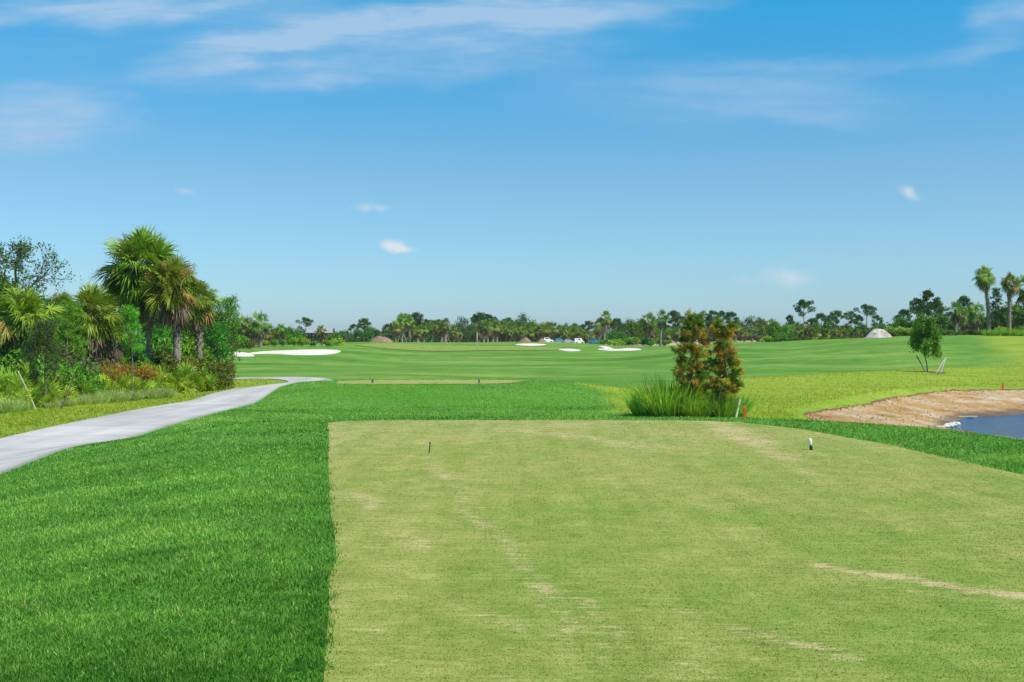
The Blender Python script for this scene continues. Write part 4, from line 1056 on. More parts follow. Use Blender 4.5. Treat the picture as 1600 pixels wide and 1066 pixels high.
# shrubs and palmettos along the front of the thicket
bm_ = [bush(41, 1.5, 0.9, 3600, 0.045, 'myrtle'), bush(42, 1.2, 0.9, 3000, 0.045, 'myrtle')]
bg_ = [bush(43, 1.4, 0.85, 3000, 0.050, 'bright'), bush(44, 1.1, 0.9, 3000, 0.05, 'broad')]
br_ = [bush(45, 1.5, 0.9, 3400, 0.042, 'rust'), bush(46, 1.2, 0.8, 2600, 0.045, 'greyleaf')]
pt_ = [palmetto(51, 1.0, 18), palmetto(52, 1.15, 16), palmetto(53, 0.85, 16)]
cg_ = [tuft(61, 0.75, 0.35, 700), tuft(62, 0.6, 0.32, 600)]
G1 = 'shrubs in the left thicket'; G2 = 'saw palmettos fronting the thicket'; G3 = 'pale grass tufts along the path verge'
for px, Y, top, pr, h0 in [(272, 60, 552, 0, 1.5), (292, 58, 547, 0, 1.5), (318, 58.5, 553, 1, 1.2), (335, 60, 556, 0, 1.5), (250, 62, 540, 1, 1.2)]:
    place(bm_[pr], 'dark_shrub', px, Y, h0, top, cat='shrub', group=G1)
for px, Y, top, pr, h0 in [(100, 49, 565, 0, 1.4), (92, 46, 572, 1, 1.1), (140, 51, 570, 0, 1.4), (125, 48, 580, 1, 1.1), (225, 58, 560, 0, 1.4), (15, 46, 545, 1, 1.1), (45, 50, 540, 0, 1.4), (165, 60, 545, 1, 1.1), (80, 56, 530, 1, 1.1),
                           (20, 56, 515, 1, 1.1), (130, 60, 530, 0, 1.4), (195, 63, 530, 1, 1.1), (280, 68, 525, 0, 1.4), (230, 66, 525, 1, 1.1), (1, 50, 530, 0, 1.4)]:
    place(bg_[pr], 'green_shrub', px, Y, h0, top, cat='shrub', group=G1)
for px, Y, top, pr, h0 in [(168, 52, 555, 0, 1.5), (195, 53, 552, 0, 1.5), (225, 54, 557, 0, 1.5)]:
    place(br_[pr], 'rusty_shrub', px, Y, h0, top, cat='shrub', group=G1)
for px, Y, top in [(112, 50, 552), (135, 54, 548), (55, 52, 520), (225, 60, 548)]:
    place(br_[1], 'grey_shrub', px, Y, 1.2, top, cat='shrub', group=G1)
for i, (px, Y, sc) in enumerate([(8, 42, 1.35), (24, 44, 1.4), (40, 42.5, 1.25), (52, 44, 1.2), (18, 47, 1.7), (48, 47, 1.5), (2, 40, 1.0), (78, 45.5, 1.1), (90, 44, 0.9), (108, 46, 1.0), (150, 49, 1.1), (163, 51, 1.0), (185, 51, 1.15), (200, 52, 0.95), (222, 53, 1.1), (240, 54.5, 1.2), (256, 56, 1.15), (272, 55.5, 1.2),
                                (286, 57, 1.1), (300, 57, 1.25), (316, 58, 1.1), (328, 59, 1.0), (340, 61, 1.0), (246, 59, 1.6), (208, 57, 1.6), (180, 58, 1.5), (150, 56, 1.6), (120, 53, 1.5), (76, 52, 1.6), (30, 52, 1.8)]):
    place(pt_[i % 3], 'saw_palmetto', px, Y, 1.0, sc=sc, cat='palmetto', group=G2)
for i, (px, Y, sc) in enumerate([(14, 39.5, 1.05), (128, 45, 0.8), (142, 45.8, 0.95), (156, 46.6, 1.0), (170, 47.4, 1.05), (186, 48.2, 1.0), (200, 49, 0.95), (212, 50, 0.8), (228, 51.4, 0.8), (240, 51.4, 1.0), (252, 52.3, 1.0), (264, 53, 0.85), (34, 40.5, 0.6), (82, 42.5, 0.6), (104, 43.5, 0.7)]):
    place(cg_[i % 2], 'grass_tuft', px, Y, 0.7, sc=sc, cat='grass tuft', group=G3)

# ------------------------------------------------------------------ cypresses with tall grass on the near right
cy1 = cypress(71, 4.0, 0.70, 24000); cy2 = cypress(72, 3.4, 0.62, 20000)
YC = 39.5
place(cy1, 'cypress_sapling', 1083, YC, 4.0, 493, rz=0.3, label='taller rusty green cypress sapling on the left of the pair', cat='tree', group='pair of cypress saplings')
place(cy2, 'cypress_sapling', 1131, YC - 0.3, 3.4, 506, rz=2.3, label='shorter rusty brown cypress sapling on the right of the pair', cat='tree', group='pair of cypress saplings')
tg_ = [tuft(63, 1.25, 0.5, 1300, 0.009, 'tallgrass', 0.55, 0.55, 0.03, (0.15, 0)), tuft(64, 1.1, 0.42, 1000, 0.009, 'tallgrass', 0.4, 0.45, 0.05)]
for i, (px, dy, sc, lab) in enumerate([(1016, 0.3, 1.15, 'leftmost clump of tall arching grass beside the cypress pair'), (1043, 0.0, 1.62, 'largest arching grass clump left of the cypress pair'), (1068, 0.4, 1.4, 'tall grass clump at the foot of the left cypress'),
                                       (1088, -0.5, 1.0, 'grass clump in front of the left cypress trunk'), (1104, 0.3, 1.1, 'grass clump between the two cypress trunks'), (1124, -0.3, 1.0, 'grass clump at the foot of the right cypress'), (1143, 0.3, 0.85, 'rightmost grass clump by the pale leaning stakes')]):
    place(tg_[i % 2], 'tall_grass_clump', px, YC + dy, 1.2, sc=sc, rz=(0.0 if i < 3 else None), label=lab, cat='grass clump', group='tall grass round the cypress pair')
stake(1116, 0, 1128, 606, YC - 0.6, 0.032, 'stake', 'pale stake leaning in the grass between the cypress trunks', 'stakes round the cypress pair')
stake(1149, 0, 1156, 624, YC - 0.5, 0.045, 'palestake', 'pale short stake right of the cypress pair, nearer the orange peg', 'stakes round the cypress pair')
stake(1146, 0, 1152, 625, YC - 0.2, 0.040, 'darkstake', 'dark short stake close behind the pale one right of the cypresses', 'stakes round the cypress pair')


def peg(px, Y, H, w, label, cat='marker peg', group='orange marker pegs'):
    X = (px - 800) / F * Y; z = zt(X, Y); b = MB()
    b.box((0, 0, H * 0.46), (w, w * 0.5, H * 0.92)); b.box((0, 0, H * 0.96), (w, w * 0.5, H * 0.08), taper=0.5)
    b.box((0, 0, -0.05), (w * .6, w * .4, 0.1))
    o = b.build('marker_peg', M['orange']); o.location = (X, Y, z); tag(o, label, cat, group); return o


peg(1164, 38.6, 0.42, 0.10, 'orange peg in the grass right of the cypress pair')
peg(1567, 64.2, 0.50, 0.09, 'orange peg above the pond bank near the right edge')

# ------------------------------------------------------------------ small staked tree on the right
st_ = broadleaf(26, 4.6, 1.35, 1.3, 4, 0.075, 44, 0.24, 'bright', 0.72, 0.06, 5, 0.66, 0.3, lean=(-0.25, 0.0))
YT = 80
place(st_, 'staked_tree', 1449, YT, 4.6, 490, rz=0.0, sxy=0.82, label='bright leafy young tree standing alone between slanting stakes', cat='tree')
stake(1447, 0, 1432, 556, YT - 0.4, 0.04, 'darkstake', 'dark stake leaning left under the lone leafy tree', 'stakes round the lone tree')
stake(1462, 0, 1477, 560, YT - 0.8, 0.045, 'palestake', 'white slanting stake farther left of the two right of the lone tree', 'stakes round the lone tree')
stake(1469, 0, 1478, 559, YT - 0.2, 0.045, 'palestake', 'white upright stake farther right beside the lone tree', 'stakes round the lone tree')
# mulch ring
rr_, aa_ = np.meshgrid(np.linspace(0, 1, 5), np.linspace(0, 2 * np.pi, 25), indexing='ij'); cx0, cy0 = (1458 - 800) / F * YT, YT
mo = drape_grid('mulch_ring', cx0 + rr_ * np.cos(aa_) * 0.9 * (1 + .15 * np.sin(aa_ * 3)), cy0 + rr_ * np.sin(aa_) * 1.3, 0.02, M['mulch'], dz=0.02 * (1 - rr_)); tag(mo, 'dark mulch under the lone tree', 'mulch', kind='structure')

# ------------------------------------------------------------------ tree line archetypes
PF = [palm(100, 3.0, 1.35, 26, 14, (0.05, 0.1), 10, 0.18, False, 'palm_far'), palm(104, 4.0, 1.6, 30, 14, (0, 0.1), 16, 0.20, False, 'palm_far'), palm(101, 5.0, 1.75, 32, 14, (0.1, 0.1), 14, 0.20, False, 'palm_far'), palm(102, 6.5, 1.75, 34, 14, (0.3, 0), 12, 0.20, False, 'palm_far'), palm(103, 8.0, 1.7, 34, 14, (-0.4, 0.2), 8, 0.20, False, 'palm_far')]
PFH = [3.0, 4.0, 5.0, 6.5, 8.0]
PB = [palm(105, 5.6, 1.7, 32, 14, (0.15, 0), 8, 0.19, False, 'palm_far', brace=3), palm(108, 3.6, 1.4, 28, 14, (-0.1, 0), 8, 0.17, False, 'palm_far', brace=3)]
PBH = [5.6, 3.6]
PN = [pine(111, 10, 0.55, 2.6, 620, 0.36, 9, 0.05, 'pine', 0.16, True, 11), pine(112, 11, 0.62, 3.0, 640, 0.36, 9, 0.05, 'pine', 0.17, True, 9), pine(113, 9, 0.45, 2.1, 560, 0.34, 9, 0.05, 'pine', 0.14, True, 12), pine(114, 10, 0.5, 2.4, 520, 0.36, 9, 0.05, 'pine', 0.15, True, 14)]
PNH = [10, 11, 9, 10]
BL = [broadleaf(121, 6, 1.0, 1.9, 3, 0.17, 26, 0.50, 'broad', 0.7, 0.14, 5, 0.66), broadleaf(122, 5, 0.5, 1.8, 3, 0.16, 26, 0.48, 'broad', 0.7, 0.12, 5, 0.66), broadleaf(123, 6.5, 1.4, 1.9, 3, 0.15, 9, 0.42, 'oak', 0.7, 0.13, 5, 0.7)]
BLH = [6, 5, 6.5]
BB = [broadleaf(124, 5, 0.5, 1.6, 3, 0.15, 26, 0.42, 'bright', 0.7, 0.12, 5, 0.66)]
CN = [pine(115, 8, 0.12, 1.5, 420, 0.30, 9, 0.04, 'pine', 0.12, False, 26)]
BUS = [bush(131, 2.2, 1.7, 700, 0.16, 'broad'), bush(132, 1.6, 1.6, 600, 0.14, 'bright'), bush(133, 1.8, 1.6, 600, 0.14, 'myrtle'), bush(134, 1.3, 1.4, 600, 0.13, 'palmetto')]
BUH = [2.2, 1.6, 1.8, 1.3]


def P_(i, px, Y, top):
    z = zt((px - 800) / F * Y, Y); need = (CAMZ - z) + (HOR - top) * Y / F
    A, B = (PB, PBH) if i == 4 else (PF, PFH)
    k = min(range(len(B)), key=lambda q: abs(math.log(B[q] / max(need, 1)))); place(A[k], 'cabbage_palm', px, Y, B[k], top, cat='palm tree', group='cabbage palms of the far tree line')
def N_(i, px, Y, top): place(PN[i], 'pine_tree', px, Y, PNH[i], top, cat='pine tree', group='pines of the far tree line')
def B_(i, px, Y, top, sxy=1.0): place(BL[i], 'broadleaf_tree', px, Y, BLH[i], top, cat='tree', group='broadleaf trees of the far tree line', sxy=sxy)
def L_(px, Y, top): place(BB[0], 'bright_tree', px, Y, 5, top, cat='tree', group='bright green trees of the far tree line')
def U_(i, px, Y, top, sxy=1.0): place(BUS[i], 'far_shrub', px, Y, BUH[i], top, cat='shrub', group='shrubs below the far tree line', sxy=sxy)


# behind the long bunker (left centre)
for a in [(0, 386, 140, 493), (1, 407, 138, 487), (4, 441, 150, 503), (4, 503, 150, 506), (0, 395, 146, 500), (3, 420, 152, 505)]: P_(*a)
for a in [(1, 365, 145, 498), (0, 425, 160, 518), (1, 372, 150, 505)]: B_(*a)
for a in [(0, 375, 158, 500), (1, 392, 160, 506), (0, 410, 162, 505), (1, 430, 160, 512), (0, 446, 164, 514), (1, 462, 166, 516), (1, 358, 150, 508)]: B_(*a)
for a in [(450, 155, 522), (465, 150, 520), (473, 158, 523), (515, 156, 522), (527, 155, 520), (457, 160, 524), (335, 142, 510)]: L_(*a)
for px, top in [(340, 532), (355, 534), (372, 536), (388, 537), (412, 536), (428, 534), (443, 535), (458, 533), (472, 533), (492, 538), (512, 536), (528, 533), (365, 528)]: U_(random.choice([0, 1, 2, 3]), px, random.uniform(132, 137) if px < 400 else random.uniform(140, 150), top - 6, 1.0)
N_(1, 478, 300, 497); B_(1, 453, 230, 510, .6); B_(1, 465, 235, 513, .6)
for px, top in [(535, 515), (548, 518), (560, 516), (517, 514), (590, 514), (601, 510), (578, 516)]: B_(random.choice([0, 2]), px, random.uniform(330, 380), top)

# centre tree line
N_(0, 569, 235, 498)
for a in [(4, 628, 232, 488), (0, 618, 236, 500), (2, 640, 240, 491), (3, 652, 238, 507), (1, 662, 240, 502), (4, 677, 235, 500), (3, 690, 238, 503), (4, 697, 234, 496), (0, 709, 240, 508), (3, 716, 236, 510), (4, 652, 229, 509)]: P_(*a)
for a in [(0, 650, 262, 489), (2, 635, 268, 490), (1, 668, 262, 500), (3, 605, 262, 506)]: N_(*a)
for a in [(1, 610, 250, 512), (1, 625, 255, 510), (0, 672, 255, 504), (0, 688, 256, 500), (2, 722, 250, 493), (2, 732, 252, 505), (1, 706, 258, 508), (1, 645, 252, 505), (0, 740, 262, 505)]: B_(*a)
for i, px in enumerate(range(748, 905, 7)):
    P_(random.choice([0, 3, 3, 0, 1]), px + random.uniform(-2, 2), random.uniform(232, 252), random.uniform(502, 512) - (5 if px in range(745, 800) else 0))
for a in [(0, 750, 270, 489), (1, 764, 268, 492), (3, 795, 270, 496), (2, 775, 272, 497), (2, 742, 272, 492)]: N_(*a)
for a in [(2, 817, 265, 488), (1, 797, 262, 500), (0, 830, 262, 500), (1, 850, 268, 505), (2, 760, 262, 498), (1, 780, 262, 502), (1, 813, 258, 500), (0, 870, 275, 512), (1, 895, 275, 512)]: B_(*a)
for a in [(3, 856, 225, 503), (3, 884, 222, 505), (0, 907, 240, 512), (3, 917, 236, 514), (2, 944, 205, 486), (0, 936, 210, 497), (3, 925, 244, 516)]: P_(*a)
for a in [(0, 919, 290, 502), (3, 910, 290, 507), (0, 963, 240, 498), (3, 973, 250, 506)]: N_(*a)
for a in [(2, 982, 235, 497), (1, 992, 225, 500), (0, 1001, 230, 498), (1, 958, 225, 515), (1, 970, 215, 518), (1, 1020, 225, 508), (1, 1042, 235, 512)]: B_(*a)
for a in [(1, 1013, 190, 488), (2, 1032, 180, 484), (3, 1020, 195, 505)]: P_(*a)
for px in range(960, 1050, 6): U_(random.choice([0, 1, 1, 3]), px, random.uniform(182, 198), random.uniform(525, 532))
U_(0, 1017, 172, 531, 1.0); U_(2, 1038, 172, 535); U_(1, 938, 205, 530); U_(0, 950, 200, 528)
for px in range(552, 1215, 13):
    if not (690 < px < 700 or 735 < px < 745): (B_ if random.random() < 0.6 else N_)(random.choice([0, 1, 2]), px + random.uniform(-4, 4), random.uniform(268, 295), random.uniform(499, 511) + (6 if px < 605 or 860 < px < 935 else 0))
# between the cypresses and the white heap
for a in [(0, 1052, 260, 486), (1, 1126, 250, 487), (3, 1112, 255, 485), (0, 1142, 250, 488), (2, 1108, 262, 493), (3, 1060, 255, 492), (2, 1085, 262, 495)]: N_(*a)
for a in [(0, 1120, 215, 505), (3, 1133, 222, 507), (0, 1150, 220, 505), (3, 1163, 215, 510), (0, 1175, 225, 508), (1, 1190, 225, 497), (0, 1203, 230, 498), (3, 1183, 215, 510), (3, 1056, 225, 510), (0, 1070, 228, 507), (3, 1085, 222, 510), (0, 1100, 224, 508), (3, 1044, 230, 514)]: P_(*a)
for a in [(2, 1173, 250, 492), (2, 1186, 255, 494), (1, 1156, 250, 505), (1, 1198, 250, 505), (2, 1160, 262, 500)]: B_(*a)
L_(1210, 165, 500); L_(1224, 168, 508)
for a in [(0, 1237, 185, 505), (3, 1250, 190, 505), (0, 1264, 190, 507), (3, 1278, 188, 510), (3, 1292, 190, 512), (0, 1305, 192, 512), (3, 1318, 190, 511), (0, 1330, 192, 510), (3, 1342, 190, 512), (0, 1354, 195, 512), (3, 1268, 196, 512), (3, 1310, 186, 514)]: P_(*a)
for a in [(1, 1256, 205, 470), (0, 1283, 225, 490), (0, 1308, 220, 486), (3, 1330, 225, 486), (1, 1355, 210, 477), (2, 1234, 215, 492), (0, 1268, 225, 498), (3, 1370, 225, 492), (2, 1296, 230, 492), (2, 1342, 230, 492)]: N_(*a)
for a in [(1, 1243, 205, 503), (1, 1290, 210, 505), (1, 1320, 212, 505), (1, 1365, 205, 508), (0, 1380, 200, 506), (1, 1393, 195, 507), (1, 1275, 212, 505), (1, 1345, 212, 506)]: B_(*a)
for px in range(1200, 1350, 9): U_(random.choice([0, 2, 3]), px, random.uniform(170, 180), random.uniform(523, 527))
# right end
for a in [(2, 1448, 160, 453), (0, 1436, 165, 468), (3, 1462, 168, 470), (3, 1470, 175, 478), (2, 1505, 175, 462), (0, 1412, 170, 484)]: N_(*a)
for a in [(0, 1410, 160, 494), (1, 1398, 158, 503), (1, 1424, 155, 500), (0, 1475, 165, 490), (1, 1488, 160, 500), (0, 1515, 165, 485), (1, 1530, 160, 490), (0, 1565, 150, 475), (0, 1590, 150, 472), (1, 1602, 146, 480), (1, 1545, 150, 490), (0, 1612, 150, 470), (1, 1440, 165, 500), (1, 1460, 160, 503)]: B_(*a)
for a in [(1, 1493, 146, 469), (0, 1527, 146, 473), (0, 1510, 152, 482), (2, 1604, 136, 431)]: P_(*a)
tall1 = palm(106, 8.2, 1.6, 46, 18, (-0.5, 0.1), 6, 0.19, True, 'palm')
tall2 = palm(107, 7.6, 1.55, 46, 18, (0.15, 0.1), 5, 0.20, True, 'palm')
place(tall1, 'cabbage_palm', 1545, 132, 8.2, 415, rz=0.0, label='tallest slender palm on the right hill, leaning slightly left', cat='palm tree', group='tall palms on the right hill')
place(tall2, 'cabbage_palm', 1577, 131, 7.6, 427, rz=0.3, label='tall palm on the right hill just right of the leaning one', cat='palm tree', group='tall palms on the right hill')
place(CN[0], 'conifer', 1557, 138, 8, 450, label='dark narrow conifer between the two tall right palms', cat='tree')
for px in list(range(1472, 1535, 8)) + list(range(1535, 1625, 8)): U_(random.choice([0, 1, 3, 2]), px, random.uniform(132, 140), random.uniform(512, 518) if px < 1560 else random.uniform(506, 514))
for px in range(1385, 1480, 9): U_(random.choice([0, 2, 3]), px, random.uniform(150, 158), random.uniform(508, 514))
cgf = tuft(65, 0.9, 0.5, 300, 0.02, 'tallgrass', 0.4, 0.4)
for px in range(1545, 1620, 10): place(cgf, 'grass_tuft', px + random.uniform(-3, 3), 128 + random.uniform(-1, 1), 0.9, sc=random.uniform(0.9, 1.4), cat='grass tuft', group='grass tufts below the right palms')

# far wooded belts that read as one mass
def belt(name, Y, x0, x1, h, n, leaf, label, seed):
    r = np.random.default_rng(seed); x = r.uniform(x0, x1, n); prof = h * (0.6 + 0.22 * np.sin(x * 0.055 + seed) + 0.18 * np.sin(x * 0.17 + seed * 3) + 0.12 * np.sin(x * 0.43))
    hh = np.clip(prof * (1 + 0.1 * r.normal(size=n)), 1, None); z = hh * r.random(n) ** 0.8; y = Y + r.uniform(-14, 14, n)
    b = MB(); b.leaves(np.stack([x, y, height(x, y) + z], 1), leaf, np.clip(0.5 + 0.3 * r.normal(size=n), 0, 1), r, 0.7, 0.3)
    o = b.build(name, M['belt']); tag(o, label, 'woodland', kind='stuff')


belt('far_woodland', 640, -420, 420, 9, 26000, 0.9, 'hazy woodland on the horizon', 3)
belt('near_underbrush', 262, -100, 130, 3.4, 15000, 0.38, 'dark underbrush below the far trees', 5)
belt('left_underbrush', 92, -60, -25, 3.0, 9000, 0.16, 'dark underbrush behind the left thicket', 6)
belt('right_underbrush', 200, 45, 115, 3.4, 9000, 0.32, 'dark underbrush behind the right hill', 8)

# ------------------------------------------------------------------ labels for the repeated plants
SECT = [(-400, 120, 'at the left edge of the thicket'), (120, 360, 'in the thicket below the tallest palm'), (360, 545, 'behind the long left bunker'), (545, 745, 'between reddish mound and flagstick'),
        (745, 865, 'in the far row right of the flagstick'), (865, 945, 'behind the small cars'), (945, 1052, 'between the white houses and the cypresses'), (1052, 1215, 'behind the cypresses'), (1215, 1352, 'left of the pale spoil heap'),
        (1352, 1500, 'behind the lone tree'), (1500, 1800, 'on the hill at the right edge')]
ORD = ['leftmost', 'second from left', 'third from left', 'fourth from left', 'fifth from left', 'sixth from left', 'seventh from left', 'eighth from left', 'ninth from left', 'tenth from left', 'eleventh from left', 'twelfth from left'] + ['%dth from left' % i for i in range(13, 60)]
KN = {'cabbage_palm': 'cabbage palm', 'pine_tree': 'flat topped pine', 'broadleaf_tree': 'dark leafy tree', 'bright_tree': 'bright green tree', 'far_shrub': 'low shrub', 'dark_shrub': 'dark rounded shrub', 'green_shrub': 'green leafy shrub',
      'rusty_shrub': 'rusty brown shrub', 'grey_shrub': 'grey green shrub', 'saw_palmetto': 'fan leaved saw palmetto', 'grass_tuft': 'pale grass tuft'}
for nm in KN:
    for (a, b_, txt) in SECT:
        q = sorted([i for i in ITEMS if i[1] == nm and a <= i[2] < b_], key=lambda i: i[2])
        for k, it in enumerate(q):
            it[0]['label'] = '%s %s, %s' % (KN[nm], txt, ORD[k] if len(q) > 1 else 'alone of its kind there')

# ------------------------------------------------------------------ tee markers, flagstick
def lathe(prof, n=16):
    b = MB(); b.tube([(0, 0, z) for _, z in prof], [q for q, _ in prof], n); return b


def tee_marker(px, py, tilt, label, white):
    x, y = hit(px, py); z = zt(x, y)
    r = empty('tee_marker', (x, y, z)); tag(r, label, 'tee marker', 'tee markers on the near tee')
    r.rotation_euler = tilt
    if white:
        lathe([(0.018, -0.04), (0.020, 0.0), (0.026, 0.012), (0.022, 0.05), (0.020, 0.085)]).build('post', M['black'], r, True)
        b = lathe([(0.021, 0.082), (0.027, 0.088), (0.026, 0.12), (0.030, 0.155), (0.024, 0.176), (0.008, 0.184)]); o = b.build('cap', M['white'], r, True); o.location = (-0.006, 0, 0)
    else:
        lathe([(0.006, -0.04), (0.008, 0.0), (0.0085, 0.09), (0.0075, 0.150)], 10).build('post', M['black'], r, True)
        lathe([(0.011, 0.148), (0.012, 0.156), (0.011, 0.170), (0.004, 0.176)], 10).build('cap', M['black'], r, True)
    return r


tee_marker(670.5, 709, (0, 0.09, 0), 'thin black tee marker stick on the left of the near tee', False)
tee_marker(1267.5, 704, (0, -0.07, 0), 'tee marker with white cap and black post on the right of the near tee', True)
for px, lab in ((582, 'dark marker post on the left of the small forward tee'), (748.5, 'dark marker post on the right of the small forward tee')):
    Y = 54.2; X = (px - 800) / F * Y; r = empty('tee_marker', (X, Y, zt(X, Y))); tag(r, lab, 'tee marker', 'posts on the forward tee')
    lathe([(0.035, -0.05), (0.042, 0), (0.042, 0.13)], 10).build('post', M['black'], r, True); lathe([(0.044, 0.13), (0.046, 0.16), (0.02, 0.19)], 10).build('cap', M['black'], r, True)
X = (745.5 - 800) / F * 150; fl = empty('flagstick', (X, 150, zt(X, 150) + 0.05)); tag(fl, 'thin pale flagstick standing on the putting green', 'flagstick')
lathe([(0.034, -0.1), (0.034, 1.0), (0.028, 2.25)], 8).build('pole', M['pole'], fl, True)

# ------------------------------------------------------------------ mounds, cars, buildings, shore bits
def mound(name, px, Y, w, h, d, mat, label, cat, seed, sk=0.0, rot=0.0):
    X = (px - 800) / F * Y; z = zt(X, Y); R_, A_ = np.meshgrid(np.linspace(0, 1, 24), np.linspace(0, 2 * np.pi, 64, endpoint=False), indexing='ij')
    x = R_ * np.cos(A_) * w / 2; y = R_ * np.sin(A_) * d / 2; n = wob(x, y, 1.6 / max(w, 1) * 4, seed) * 0.14 + wob(x, y, 3.1, seed) * 0.05 + wob(x, y, 7.1, seed) * .02
    zz = h * np.clip((1 - R_ ** 1.9) * (1 + n + sk * np.cos(A_) * R_), 0, None) * (1 - 0.0) - 0.15 * R_
    b = MB(); nr_, nc_ = R_.shape; ii_ = (np.arange(nr_ - 1)[:, None] * nc_); jj = np.arange(nc_)[None, :]
    b.add(np.stack([x, y, zz], -1).reshape(-1, 3), np.stack([ii_ + jj, ii_ + nc_ + jj, ii_ + nc_ + (jj + 1) % nc_, ii_ + (jj + 1) % nc_], -1).reshape(-1, 4))
    o = b.build(name, M[mat], None, True); o.location = (X, Y, z); o.rotation_euler = (0, 0, rot); tag(o, label, cat); return o


mound('dirt_mound', 596, 215, 5.2, 1.35, 4, 'reddirt', 'reddish brown dirt mound left of the braced palms', 'dirt mound', 2)
mound('dirt_mound', 821, 205, 2.8, 1.05, 3, 'reddirt', 'small reddish dirt pile above the thin bunker behind the green', 'dirt mound', 3)
mound('dirt_mound', 847, 205, 2.4, 0.75, 3, 'reddirt', 'low sandy dirt pile right of the small reddish one', 'dirt mound', 4)
mound('spoil_heap', 1373, 142, 3.7, 1.15, 3.5, 'heap', 'pale rocky spoil heap on the crest of the right hill', 'spoil heap', 5, 0.12)


def car(px, Y, paint, label, L=4.4, H=1.5, van=False, rz=0.0):
    X = (px - 800) / F * Y; r = empty('parked_car', (X, Y, zt(X, Y)), rz); tag(r, label, 'car', 'cars parked below the far palms')
    W = L * 0.42
    pr = [(-.5, .25), (-.5, .55), (-.46, .62), (-.36, .66), (-.26, .97), (-.18, 1.0), (.12, 1.0), (.24, .70), (.44, .60), (.5, .50), (.5, .25)] if not van else [(-.5, .2), (-.5, .9), (-.46, 1.0), (.22, 1.0), (.34, .62), (.46, .52), (.5, .45), (.5, .2)]
    b = MB(); n = len(pr); V = [(x * L, s * W / 2 * (0.86 if z > .7 else 1), z * H) for s in (-1, 1) for x, z in pr]
    k = np.arange(n); b.add(V, np.stack([k, (k + 1) % n, (k + 1) % n + n, k + n], 1))
    for s in (0, 1):
        c = np.mean(V[s * n:(s + 1) * n], axis=0); b.add(V[s * n:(s + 1) * n] + [tuple(c)], np.stack([k, (k + 1) % n, np.full(n, n)], 1))
    b.build('body', M[paint], r)
    for s in (-1, 1):
        w = MB(); w.box((-0.04 * L, s * (W / 2 * .90), H * 0.80), (L * 0.42 if not van else L * .2, 0.03, H * 0.20)); w.build('window', M['glass'], r)
        for xx in (-.3, .3):
            q = MB(); q.tube([(xx * L, s * W / 2 - s * .14, .2 * H), (xx * L, s * W / 2 + s * .02, .2 * H)], .2 * H, 14); q.build('wheel', M['rubber'], r)
    w = MB(); w.box(((-.32 if not van else -.503) * L, 0, H * .80), (0.08, W * .72, H * .2)); w.build('windscreen', M['glass'], r)


car(874.5, 212, 'paint_teal', 'teal car, leftmost of the parked cars', 1.9, 1.0)
car(888, 214, 'paint_silver', 'silver car second from left of the parked cars', 2.0, 0.9)
car(904.5, 216, 'white', 'white van in the middle of the parked cars', 1.9, 1.15, True, 0.3)
car(929, 214, 'paint_blue', 'blue car, rightmost of the parked cars', 2.6, 1.15)
car(855, 212, 'white', 'white pickup low behind the sandy dirt pile', 2.2, 1.1, False, 0.2)


def house(px, Y, w, h, d, label):
    X = (px - 800) / F * Y; r = empty('white_house', (X, Y, zt(X, Y))); tag(r, label, 'house')
    b = MB(); b.box((0, 0, h * .5), (w, d, h)); b.build('wall', M['offwhite'], r)
    b = MB(); b.add([(-w * .55, -d * .55, h), (w * .55, -d * .55, h), (w * .55, d * .55, h), (-w * .55, d * .55, h), (-w * .3, 0, h * 1.3), (w * .3, 0, h * 1.3)], [(0, 1, 5, 4), (2, 3, 4, 5)])
    b.add([(-w * .55, -d * .55, h), (-w * .55, d * .55, h), (-w * .3, 0, h * 1.3), (w * .55, -d * .55, h), (w * .55, d * .55, h), (w * .3, 0, h * 1.3)], [(1, 0, 2), (3, 4, 5)]); b.build('roof', M['greyroof'], r)
    for xx in (-.3, 0, .3):
        b = MB(); b.box((xx * w, -d / 2 - .02, h * .55), (w * .11, .06, h * .28)); b.build('window', M['glass'], r)


house(955, 300, 4.0, 3.7, 7, 'white house showing between the tall palm and the pines')
house(972, 330, 3.6, 4.1, 7, 'pale house farther right behind the trees')

# open timber pavilion with grey roof
Y = 185; X = (501 - 800) / F * Y; pv = empty('pavilion', (X, Y, zt(X, Y))); tag(pv, 'dark open timber pavilion with grey roof behind the left bunker', 'pavilion')
W_, D_, HH = 3.8, 3.4, 1.75
for i, (sx, sy) in enumerate([(-1, -1), (0, -1), (1, -1), (-1, 1), (0, 1), (1, 1)]):
    b = MB(); b.box((sx * W_ * .46, sy * D_ * .46, HH / 2), (0.2, 0.2, HH)); b.build('post', M['darkwood'], pv)
for z, nme in ((0.55, 'rail'), (1.05, 'rail')):
    b = MB(); b.box((0, -D_ * .46 - .03, z), (W_ * .96, 0.08, 0.16)); b.build(nme, M['darkwood'], pv)
b = MB(); b.box((0, 0, HH + 0.08), (W_ * 1.02, D_ * 1.02, 0.16)); b.build('beam', M['darkwood'], pv)
b = MB(); b.add([(-W_ * .56, -D_ * .62, HH + .1), (W_ * .56, -D_ * .62, HH + .1), (W_ * .56, 0, HH + 1.05), (-W_ * .56, 0, HH + 1.05), (W_ * .56, D_ * .62, HH + .1), (-W_ * .56, D_ * .62, HH + .1)], [(0, 1, 2, 3), (3, 2, 4, 5)])
b.add([(-W_ * .5, -D_ * .5, HH + .16), (-W_ * .5, D_ * .5, HH + .16), (-W_ * .5, 0, HH + .95), (W_ * .5, -D_ * .5, HH + .16), (W_ * .5, D_ * .5, HH + .16), (W_ * .5, 0, HH + .95)], [(0, 1, 2), (3, 4, 5)]); b.build('roof', M['greyroof'], pv)

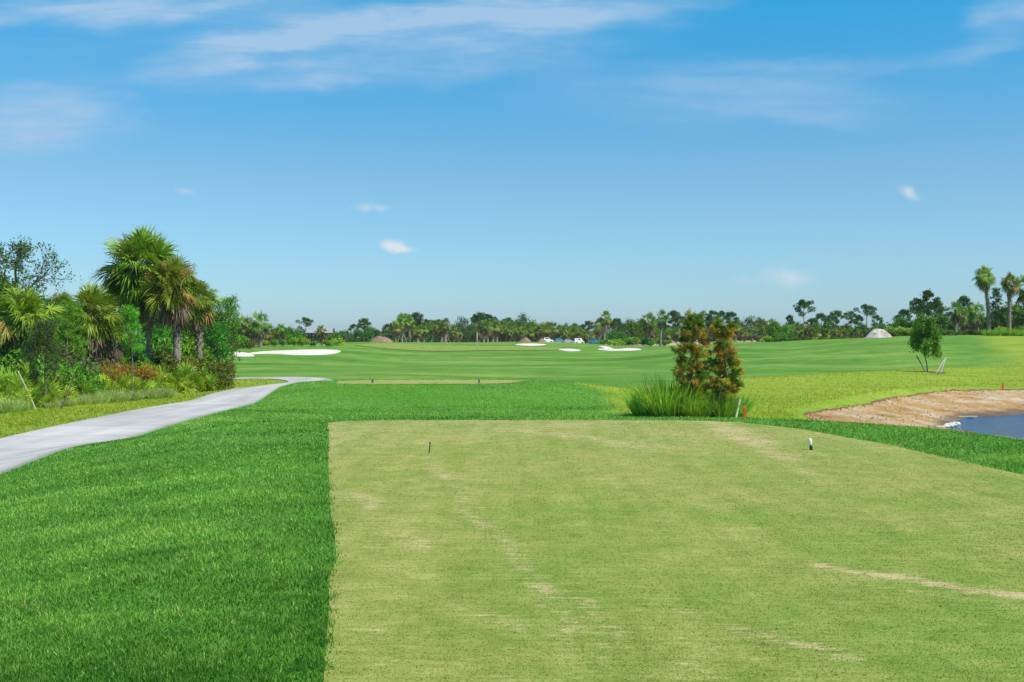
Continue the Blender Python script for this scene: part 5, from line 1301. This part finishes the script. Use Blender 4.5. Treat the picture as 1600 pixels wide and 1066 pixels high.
# plank and stones on the shore
px, Y = 1505, 53.6; X = (px - 800) / F * Y
pk = MB(); pk.box((0, 0, 0.03), (1.25, 0.16, 0.05)); pk.box((0.1, 0.15, 0.02), (0.9, 0.08, 0.04)); po_ = pk.build('driftwood_plank', M['plank']); po_.location = (X, Y, WATER_Z + 0.02); po_.rotation_euler = (0, 0.0, -0.10); tag(po_, 'pale weathered plank lying at the water edge', 'plank')
rk = np.random.default_rng(5)
ST = ['largest pale stone where the pond shore meets the grass', 'flat pale stone', 'small pale stone']
for i in range(16):
    s = i / 15; X = 17.75 + 1.7 * s + rk.normal() * .12; Y = 46.8 + 3.0 * s + rk.normal() * .12; q = rk.normal(size=(60, 3)); 
    b = MB(); th, ph = np.meshgrid(np.linspace(0, np.pi, 7), np.linspace(0, 2 * np.pi, 10, endpoint=False), indexing='ij'); s0 = rk.uniform(0.06, 0.15)
    rad = s0 * (1 + 0.18 * np.sin(ph * 2 + i) * np.sin(th) + 0.12 * np.cos(th * 3 + i)); V = np.stack([rad * np.sin(th) * np.cos(ph) * 1.4, rad * np.sin(th) * np.sin(ph), rad * np.cos(th) * .6], -1).reshape(-1, 3)
    ii_ = np.arange(6)[:, None] * 10; jj = np.arange(10)[None, :]; b.add(V, np.stack([ii_ + jj, ii_ + 10 + jj, ii_ + 10 + (jj + 1) % 10, ii_ + (jj + 1) % 10], -1).reshape(-1, 4))
    o = b.build('shore_stone', M['rock'], None, True); o.location = (X, Y, max(zt(X, Y), WATER_Z) + 0.03); o.rotation_euler = (0, 0, rk.uniform(0, 6)); tag(o, 'pale stone among those lining the near pond shore', 'stone', 'pale stones along the pond shore')

# ------------------------------------------------------------------ haze
hb = MB(); hb.box((0, 0, 0), (1, 1, 1)); hz = hb.build('haze', None or M['white']); hz.data.materials.clear()
hz.scale = (18400, 9200, 19.0); hz.location = (0, 4500, 6.0)
hm = bpy.data.materials.new('haze_air'); hm.use_nodes = True; t = NT(hm.node_tree); pv_ = t.node('ShaderNodeVolumePrincipled'); pv_.inputs['Density'].default_value = 0.00013; pv_.inputs['Color'].default_value = (0.80, 0.90, 1.0, 1); pv_.inputs['Anisotropy'].default_value = 0.1
oo = t.node('ShaderNodeOutputMaterial'); t.l.new(pv_.outputs[0], oo.inputs['Volume']); hz.data.materials.append(hm); tag(hz, 'thin bluish air over the far trees', 'haze', kind='stuff')
